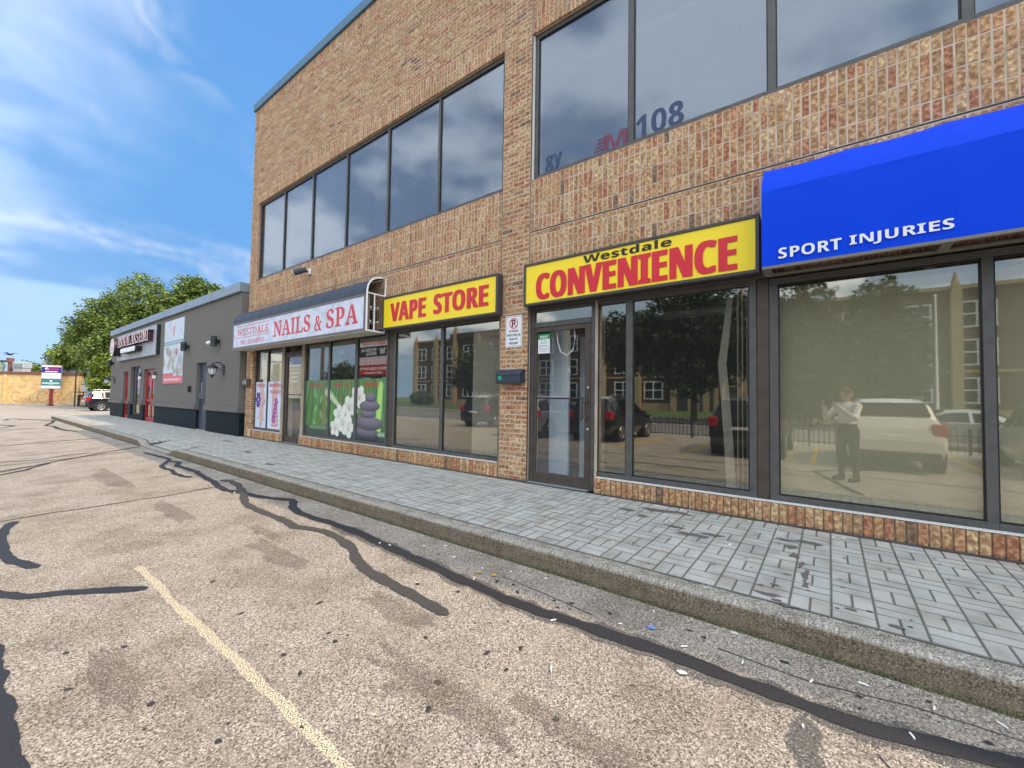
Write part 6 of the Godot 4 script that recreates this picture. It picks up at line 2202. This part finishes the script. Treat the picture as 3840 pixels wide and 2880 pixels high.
func litter():
	# post sign before the tan wall
	var a := 1.1
	var t := thing("post_sign", "tenants' sign of white, blue and teal panels on a maroon post", "sign", Vector3(-65.58, -1.45, -1.12), a)
	base_of[t] = Vector3.ZERO
	var b := MB.new()
	b.box(Vector3(-.11, -.15, -.11), Vector3(.11, 1.72, .11), .01)
	b.box(Vector3(-.25, 0.02, -.25), Vector3(.25, .09, .25), .01)
	part("post", b, mat(srgb(122, 40, 48), .6), t, true)
	b = MB.new()
	b.box(Vector3(-0.775, 1.7, -.13), Vector3(0.775, 4.22, .13), .02)
	part("cabinet", b, mat(srgb(150, 158, 170), .4, .4), t, true)
	var rows := [[4.02, 4.18, srgb(228, 230, 232)], [3.42, 4.0, srgb(48, 42, 138)], [3.12, 3.38, srgb(236, 240, 240)], [2.80, 3.08, srgb(240, 242, 240)], [2.06, 2.76, srgb(60, 128, 136)], [1.76, 2.02, srgb(238, 242, 242)]]
	for q in rows:
		b = MB.new()
		b.box(Vector3(-0.738, q[0], .131), Vector3(0.738, q[1], .15), .003)
		part("panel", b, mat(q[2], .4), t, true)
	words("BOSS", true, true, -.185, .555, 3.66, 3.88, .152, mat(srgb(236, 70, 44), .4), t, "lettering", .006, false, true)
	b = MB.new()
	b.lathe(Vector3(-0.369, 3.83, .151), [Vector2(.13, 0), Vector2(.13, .004), Vector2(0, .004)], 14, Vector3.BACK)
	b.box(Vector3(-0.480, 3.48, .151), Vector3(0.480, 3.56, .156))
	b.prism(PackedVector2Array([Vector2(-0.103, 2.48), Vector2(0.103, 2.48), Vector2(0.081, 2.6), Vector2(0.000, 2.67), Vector2(-0.081, 2.6)]), .151, .156)
	b.box(Vector3(-0.664, 2.34, .151), Vector3(0.664, 2.38, .155))
	b.box(Vector3(-0.664, 2.24, .151), Vector3(0.664, 2.3, .155))
	b.box(Vector3(-0.221, 2.12, .151), Vector3(0.221, 2.15, .155))
	part("panel_print", b, M.white, t, true)
	b = MB.new()
	b.prism(PackedVector2Array([Vector2(-0.458, 3.82), Vector2(-0.280, 3.86), Vector2(-0.207, 3.62), Vector2(-0.266, 3.60)]), .157, .16)
	b.box(Vector3(0.221, 4.08, .151), Vector3(0.701, 4.12, .155))
	part("red_print", b, mat(srgb(230, 80, 80), .4), t, true)
	b = MB.new()
	for q in [[-.66, 3.22, .59], [-.3, 1.88, .52]]: b.box(Vector3(q[0], q[1], .151), Vector3(q[2], q[1] + .03, .154))
	part("grey_print", b, mat(srgb(150, 156, 160), .4), t, true)
	# pipe boom over the tan roof and a bird
	t = thing("roof_pipe", "dark horizontal pipe on a rusty stub above the tan roof", "pipe", Vector3(-73.4, 2.07, 1.6))
	b = MB.new()
	b.tube([Vector3(-77.5, 3.42, 6.3), Vector3(-73.35, 3.30, 1.55)], .10, 8)
	part("pipe", b, M.dark, t)
	b = MB.new()
	b.lathe(Vector3(-73.2, 2.07, 1.4), [Vector2(.18, 0), Vector2(.18, 1.1), Vector2(.3, 1.1), Vector2(.3, 1.6), Vector2(0, 1.6)], 12)
	part("stub", b, M.roof_trim, t)
	t = thing("bird", "dark bird with raised wings in flight over the tan roof", "bird", Vector3(-62.3, 3.45, 2.0))
	b = MB.new()
	b.lathe(Vector3(-62.3, 3.45, 1.75), [Vector2(0, 0), Vector2(.07, .1), Vector2(.085, .22), Vector2(.05, .36), Vector2(.02, .48), Vector2(.035, .6), Vector2(0, .62)], 10, Vector3.BACK)
	part("bird_body", b, M.black, t)
	for s in [-1.0, 1.0]:
		b = MB.new()
		var o := Vector3(-62.3, 3.47, 1.95)
		var d := Vector3(.3 * s, 0, .55 * s)
		b.quad(o + Vector3(0, 0, -.1), o + d * .55 + Vector3(0, .16, -.1), o + d * .55 + Vector3(0, .16, .12), o + Vector3(0, 0, .12))
		b.quad(o + d * .55 + Vector3(0, .16, -.1), o + d * 1.2 + Vector3(0, .11, .02), o + d * 1.15 + Vector3(0, .11, .08), o + d * .55 + Vector3(0, .16, .12))
		part("wing", b, M.black, t)
	# cigarette ends
	var on_lot := [[-2.94, 2.25], [-2.78, 2.14], [-2.54, 2.27], [-2.2, 2.29], [-1.98, 2.21], [-2.14, 2.46], [-1.37, 2.58], [-1.15, 2.96], [-1.02, 2.38], [-0.65, 2.38], [-0.37, 2.34], [-0.45, 2.09], [-0.08, 2.3], [0.12, 2.18], [0.36, 2.19], [0.57, 2.15], [-0.1, 2.64], [0.26, 2.44], [-3.33, 2.44], [-3.21, 2.42], [-5.32, 2.48], [-5.76, 2.41], [-6.57, 2.49], [-8.6, 2.09], [-8.3, 2.1], [-4.6, 2.12], [-1.7, 2.15], [-0.9, 2.13]]
	var on_pave := [[-1.53, .13], [-1.27, .12], [-1.2, .09], [-1.27, .67], [-1.23, .62], [-1.44, 1.52], [-.82, 1.42], [-.66, .97], [-.63, .15], [-.4, .18], [-.35, .15], [.02, .21], [.09, .18], [-1.74, .8], [-.82, .14], [-2.5, 1.3], [-3.6, .9], [-4.4, 1.5]]
	var first: MeshInstance3D
	for i in on_lot.size() + on_pave.size():
		var lotside := i < on_lot.size()
		var p = on_lot[i] if lotside else on_pave[i - on_lot.size()]
		var at := Vector3(p[0], (ground_y(p[1]) + .009) if lotside else (pave_y(p[0], p[1]) + .005), p[1])
		var lb := "white cigarette end lying on the asphalt by the kerb" if lotside else "white cigarette end lying on the grey pavers"
		var gr := "cigarette ends on the asphalt" if lotside else "cigarette ends on the pavers"
		if first == null:
			b = MB.new()
			b.tube([Vector3(-.015, 0, 0), Vector3(-.004, .0004, 0), Vector3(.007, 0, 0), Vector3(.0155, -.0004, .001)], [.0041, .0043, .0043, .0036], 8)
			first = MeshInstance3D.new()
			first.mesh = b.mesh()
			first.material_override = M.butt
			first.name = numbered("cigarette_end")
			add_child(first)
			first.position = at
			tag(first, lb, "cigarette end", gr)
			continue
		var o: MeshInstance3D = first.duplicate()
		o.name = numbered("cigarette_end")
		add_child(o)
		o.position = at
		o.rotation.y = rng.randf() * TAU
		o.scale = Vector3(rng.randf_range(.7, 1.25), 1, 1)
		tag(o, lb, "cigarette end", gr)
	for q in [[-2.05, 2.33, "crumpled tan leaf on the asphalt nearest the tar seam", srgb(196, 150, 70)], [-2.18, 2.36, "dry yellow leaf lying on asphalt a step from the kerb", srgb(206, 170, 90)], [-.86, 2.31, "scrap of blue and white wrapper on shaded asphalt", srgb(120, 140, 200)], [-.60, 2.60, "flattened clear plastic scrap beside the long tar seam", srgb(206, 214, 206)]]:
		b = MB.new()
		var c := Vector3(q[0], ground_y(q[1]) + .006, q[1])
		var ring := []
		for k in 7: ring.append(c + Vector3(.03 * cos(k * .9) * rng.randf_range(.7, 1.2), rng.randf_range(0, .008), .016 * sin(k * .9) * rng.randf_range(.8, 1.2)))
		for k in 7: b.tri(c, ring[(k + 1) % 7], ring[k])
		whole("litter_scrap", b, mat(q[3], .7), c, q[2], "litter")


# ---------------------------------------------------------------- the photographer, whom the windows mirror

func person():
	var foot := Vector3(.27, ground_y(5.28), 5.28)
	var t := thing("person", "person in white shirt and dark trousers holding a phone up sideways", "person", foot, deg_to_rad(37.0))
	base_of[t] = Vector3.ZERO
	var shirt := Color(.78, .78, .80)
	var pant := Color(.028, .03, .034)
	var skin := Color(.56, .33, .23)
	var shoe := Color(.012, .012, .012)
	var bones := [
		[Vector3(0, .98, .02), Vector3(0, 1.14, .02), .145, .135, pant], [Vector3(0, 1.12, .02), Vector3(0, 1.36, .03), .14, .155, shirt],
		[Vector3(-.16, 1.42, .03), Vector3(.16, 1.42, .03), .085, .085, shirt], [Vector3(0, 1.46, .02), Vector3(0, 1.55, 0), .058, .052, skin],
	]
	for s in [-1.0, 1.0]:
		bones.append_array([
			[Vector3(.18 * s, 1.42, .03), Vector3(.27 * s, 1.20, -.17), .066, .05, shirt], [Vector3(.27 * s, 1.20, -.17), Vector3(.125 * s, 1.42, -.41), .05, .036, shirt],
			[Vector3(.125 * s, 1.42, -.41), Vector3(.105 * s, 1.455, -.445), .030, .028, skin],
			[Vector3(.095 * s, .95, .02), Vector3(.125 * s, .51, .0), .105, .07, pant], [Vector3(.125 * s, .51, 0), Vector3(.135 * s, .10, .04), .072, .052, pant],
			[Vector3(.135 * s, .05, .06), Vector3(.15 * s, .045, -.14), .05, .042, shoe],
		])
	var b := MB.new()
	field(b, bones, .018, .02)
	# hands: palm, four fingers over the top of the phone, thumb below
	for s in [-1.0, 1.0]:
		var hb := [[Vector3(.105 * s, 1.455, -.445), Vector3(.098 * s, 1.475, -.465), .022, .02, skin], [Vector3(.115 * s, 1.462, -.45), Vector3(.105 * s, 1.49, -.462), .016, .015, skin]]
		for k in 4:
			var r := Vector3((.108 - .006 * k) * s, 1.492 - .008 * k, -.462 + .006 * k)
			var m := r + Vector3(-.016 * s, .022 - .004 * k, -.014)
			hb.append([r, m, .0088, .008, skin])
			hb.append([m, m + Vector3(-.018 * s, .0 - .003 * k, .012), .008, .007, skin])
		hb.append([Vector3(.1 * s, 1.462, -.455), Vector3(.082 * s, 1.446, -.472), .011, .0095, skin])
		hb.append([Vector3(.082 * s, 1.446, -.472), Vector3(.062 * s, 1.447, -.468), .0095, .008, skin])
		field(b, hb, .0045, .006)
	# head with jaw, nose, ears, brow
	var hd := [[Vector3(0, 1.665, -.02), Vector3(0, 1.655, .015), .092, .094, skin], [Vector3(0, 1.60, -.045), Vector3(0, 1.575, -.075), .062, .04, skin], [Vector3(0, 1.645, -.115), Vector3(0, 1.615, -.128), .011, .016, skin], [Vector3(-.03, 1.668, -.10), Vector3(.03, 1.668, -.10), .016, .016, skin], [Vector3(-.022, 1.588, -.108), Vector3(.022, 1.588, -.108), .009, .009, Color(.45, .2, .17)]]
	for s in [-1.0, 1.0]: hd.append([Vector3(.092 * s, 1.655, .0), Vector3(.094 * s, 1.625, -.005), .016, .011, skin])
	field(b, hd, .007, .012)
	part("body", b, M.body, t, true)
	b = MB.new()
	field(b, [[Vector3(0, 1.705, -.01), Vector3(0, 1.68, .045), .088, .085, Color.WHITE], [Vector3(-.05, 1.70, -.045), Vector3(.05, 1.705, -.05), .05, .05, Color.WHITE], [Vector3(-.07, 1.66, .02), Vector3(.07, 1.66, .02), .04, .04, Color.WHITE]], .008, .02)
	part("hair", b, mat(srgb(86, 58, 38), .8), t, true)
	for s in [-1.0, 1.0]:
		b = MB.new()
		b.lathe(Vector3(.032 * s, 1.648, -.108), [Vector2(0, 0), Vector2(.009, .002), Vector2(.009, .005), Vector2(0, .008)], 8, Vector3.FORWARD)
		part("eye", b, M.black, t, true)
	# phone
	var ph := thing("mobile_phone", "dark phone held sideways at eye level by the person", "phone", foot + Basis(Vector3.UP, deg_to_rad(37.0)) * Vector3(.0, 1.475, -.478), deg_to_rad(37.0))
	base_of[ph] = Vector3.ZERO
	b = MB.new()
	b.prism(rounded(-.075, .075, -.037, .037, .01), -.004, .004)
	part("case", b, M.black, ph, true)
	b = MB.new()
	b.prism(rounded(-.068, .068, -.033, .033, .006), .0042, .005)
	part("screen", b, M.car_glass, ph, true)


func field(out: MB, bones: Array, cell: float, blend: float):
	# tapered capsules joined by a smooth minimum, meshed with surface nets
	var lo := Vector3.ONE * 1e9
	var hi := -lo
	for q in bones:
		for e in [[q[0], q[2]], [q[1], q[3]]]:
			lo = lo.min(e[0] - Vector3.ONE * (e[1] + cell * 2))
			hi = hi.max(e[0] + Vector3.ONE * (e[1] + cell * 2))
	var n := Vector3i(((hi - lo) / cell).ceil()) + Vector3i.ONE
	var val := PackedFloat32Array()
	val.resize(n.x * n.y * n.z)
	val.fill(1.0)
	var near := PackedFloat32Array()
	near.resize(val.size())
	near.fill(9.0)
	var who := PackedInt32Array()
	who.resize(val.size())
	for bi in bones.size():
		var q = bones[bi]
		var a: Vector3 = q[0]
		var d: Vector3 = q[1] - q[0]
		var l2 := maxf(d.length_squared(), 1e-9)
		var rad := maxf(q[2], q[3]) + blend + cell * 2
		var p0 := Vector3i(((a.min(q[1]) - Vector3.ONE * rad - lo) / cell).floor()).clamp(Vector3i.ZERO, n - Vector3i.ONE)
		var p1 := Vector3i(((a.max(q[1]) + Vector3.ONE * rad - lo) / cell).ceil()).clamp(Vector3i.ZERO, n - Vector3i.ONE)
		for z in range(p0.z, p1.z + 1):
			for y in range(p0.y, p1.y + 1):
				var row := (z * n.y + y) * n.x
				for x in range(p0.x, p1.x + 1):
					var p := lo + Vector3(x, y, z) * cell
					var s := clampf((p - a).dot(d) / l2, 0.0, 1.0)
					var v := (p - a - d * s).length() - lerpf(q[2], q[3], s)
					var i := row + x
					if v < near[i]:
						near[i] = v
						who[i] = bi
					var h := clampf(.5 + .5 * (val[i] - v) / blend, 0.0, 1.0)
					val[i] = lerpf(val[i], v, h) - blend * h * (1.0 - h)
	var grad := func(x: int, y: int, z: int) -> Vector3:
		var i := (z * n.y + y) * n.x + x
		return Vector3(val[i + 1] - val[i - 1], val[i + n.x] - val[i - n.x], val[i + n.x * n.y] - val[i - n.x * n.y]).normalized()
	var vert := {}
	for z in n.z - 1:
		for y in n.y - 1:
			for x in n.x - 1:
				var i := (z * n.y + y) * n.x + x
				var c := [i, i + 1, i + n.x, i + n.x + 1, i + n.x * n.y, i + n.x * n.y + 1, i + n.x * n.y + n.x, i + n.x * n.y + n.x + 1]
				var inside := 0
				for k in c:
					if val[k] < 0: inside += 1
				if inside == 0 or inside == 8: continue
				var sum := Vector3.ZERO
				var cnt := 0
				for e in [[0, 1], [2, 3], [4, 5], [6, 7], [0, 2], [1, 3], [4, 6], [5, 7], [0, 4], [1, 5], [2, 6], [3, 7]]:
					var va := val[c[e[0]]]
					var vb := val[c[e[1]]]
					if (va < 0) == (vb < 0): continue
					var u := va / (va - vb)
					var pa := Vector3(e[0] & 1, (e[0] >> 1) & 1, e[0] >> 2)
					var pb := Vector3(e[1] & 1, (e[1] >> 1) & 1, e[1] >> 2)
					sum += pa.lerp(pb, u)
					cnt += 1
				var at := lo + (Vector3(x, y, z) + sum / cnt) * cell
				vert[i] = [at, grad.call(clampi(x, 1, n.x - 2), clampi(y, 1, n.y - 2), clampi(z, 1, n.z - 2)), bones[who[i]][4]]
	for i in vert:
		var x: int = i % n.x
		var y: int = (i / n.x) % n.y
		var z: int = i / (n.x * n.y)
		for ax in 3:
			var st: int = [1, n.x, n.x * n.y][ax]
			var s1: int = [n.x, n.x * n.y, 1][ax]
			var s2: int = [n.x * n.y, 1, n.x][ax]
			if i + st >= val.size(): continue
			if (val[i] < 0) == (val[i + st] < 0): continue
			if not (vert.has(i - s1) and vert.has(i - s2) and vert.has(i - s1 - s2)): continue
			var q := [vert[i - s1 - s2], vert[i - s2], vert[i], vert[i - s1]]
			if val[i] >= 0: q.reverse()
			var b0 := out.v.size()
			out.smooth(q[0][0], q[1][0], q[2][0], q[3][0], q[0][1], q[1][1], q[2][1], q[3][1])
			var kk := [0, 2, 1, 0, 3, 2]
			for j in 6: out.c[b0 + j] = q[kk[j]][2]
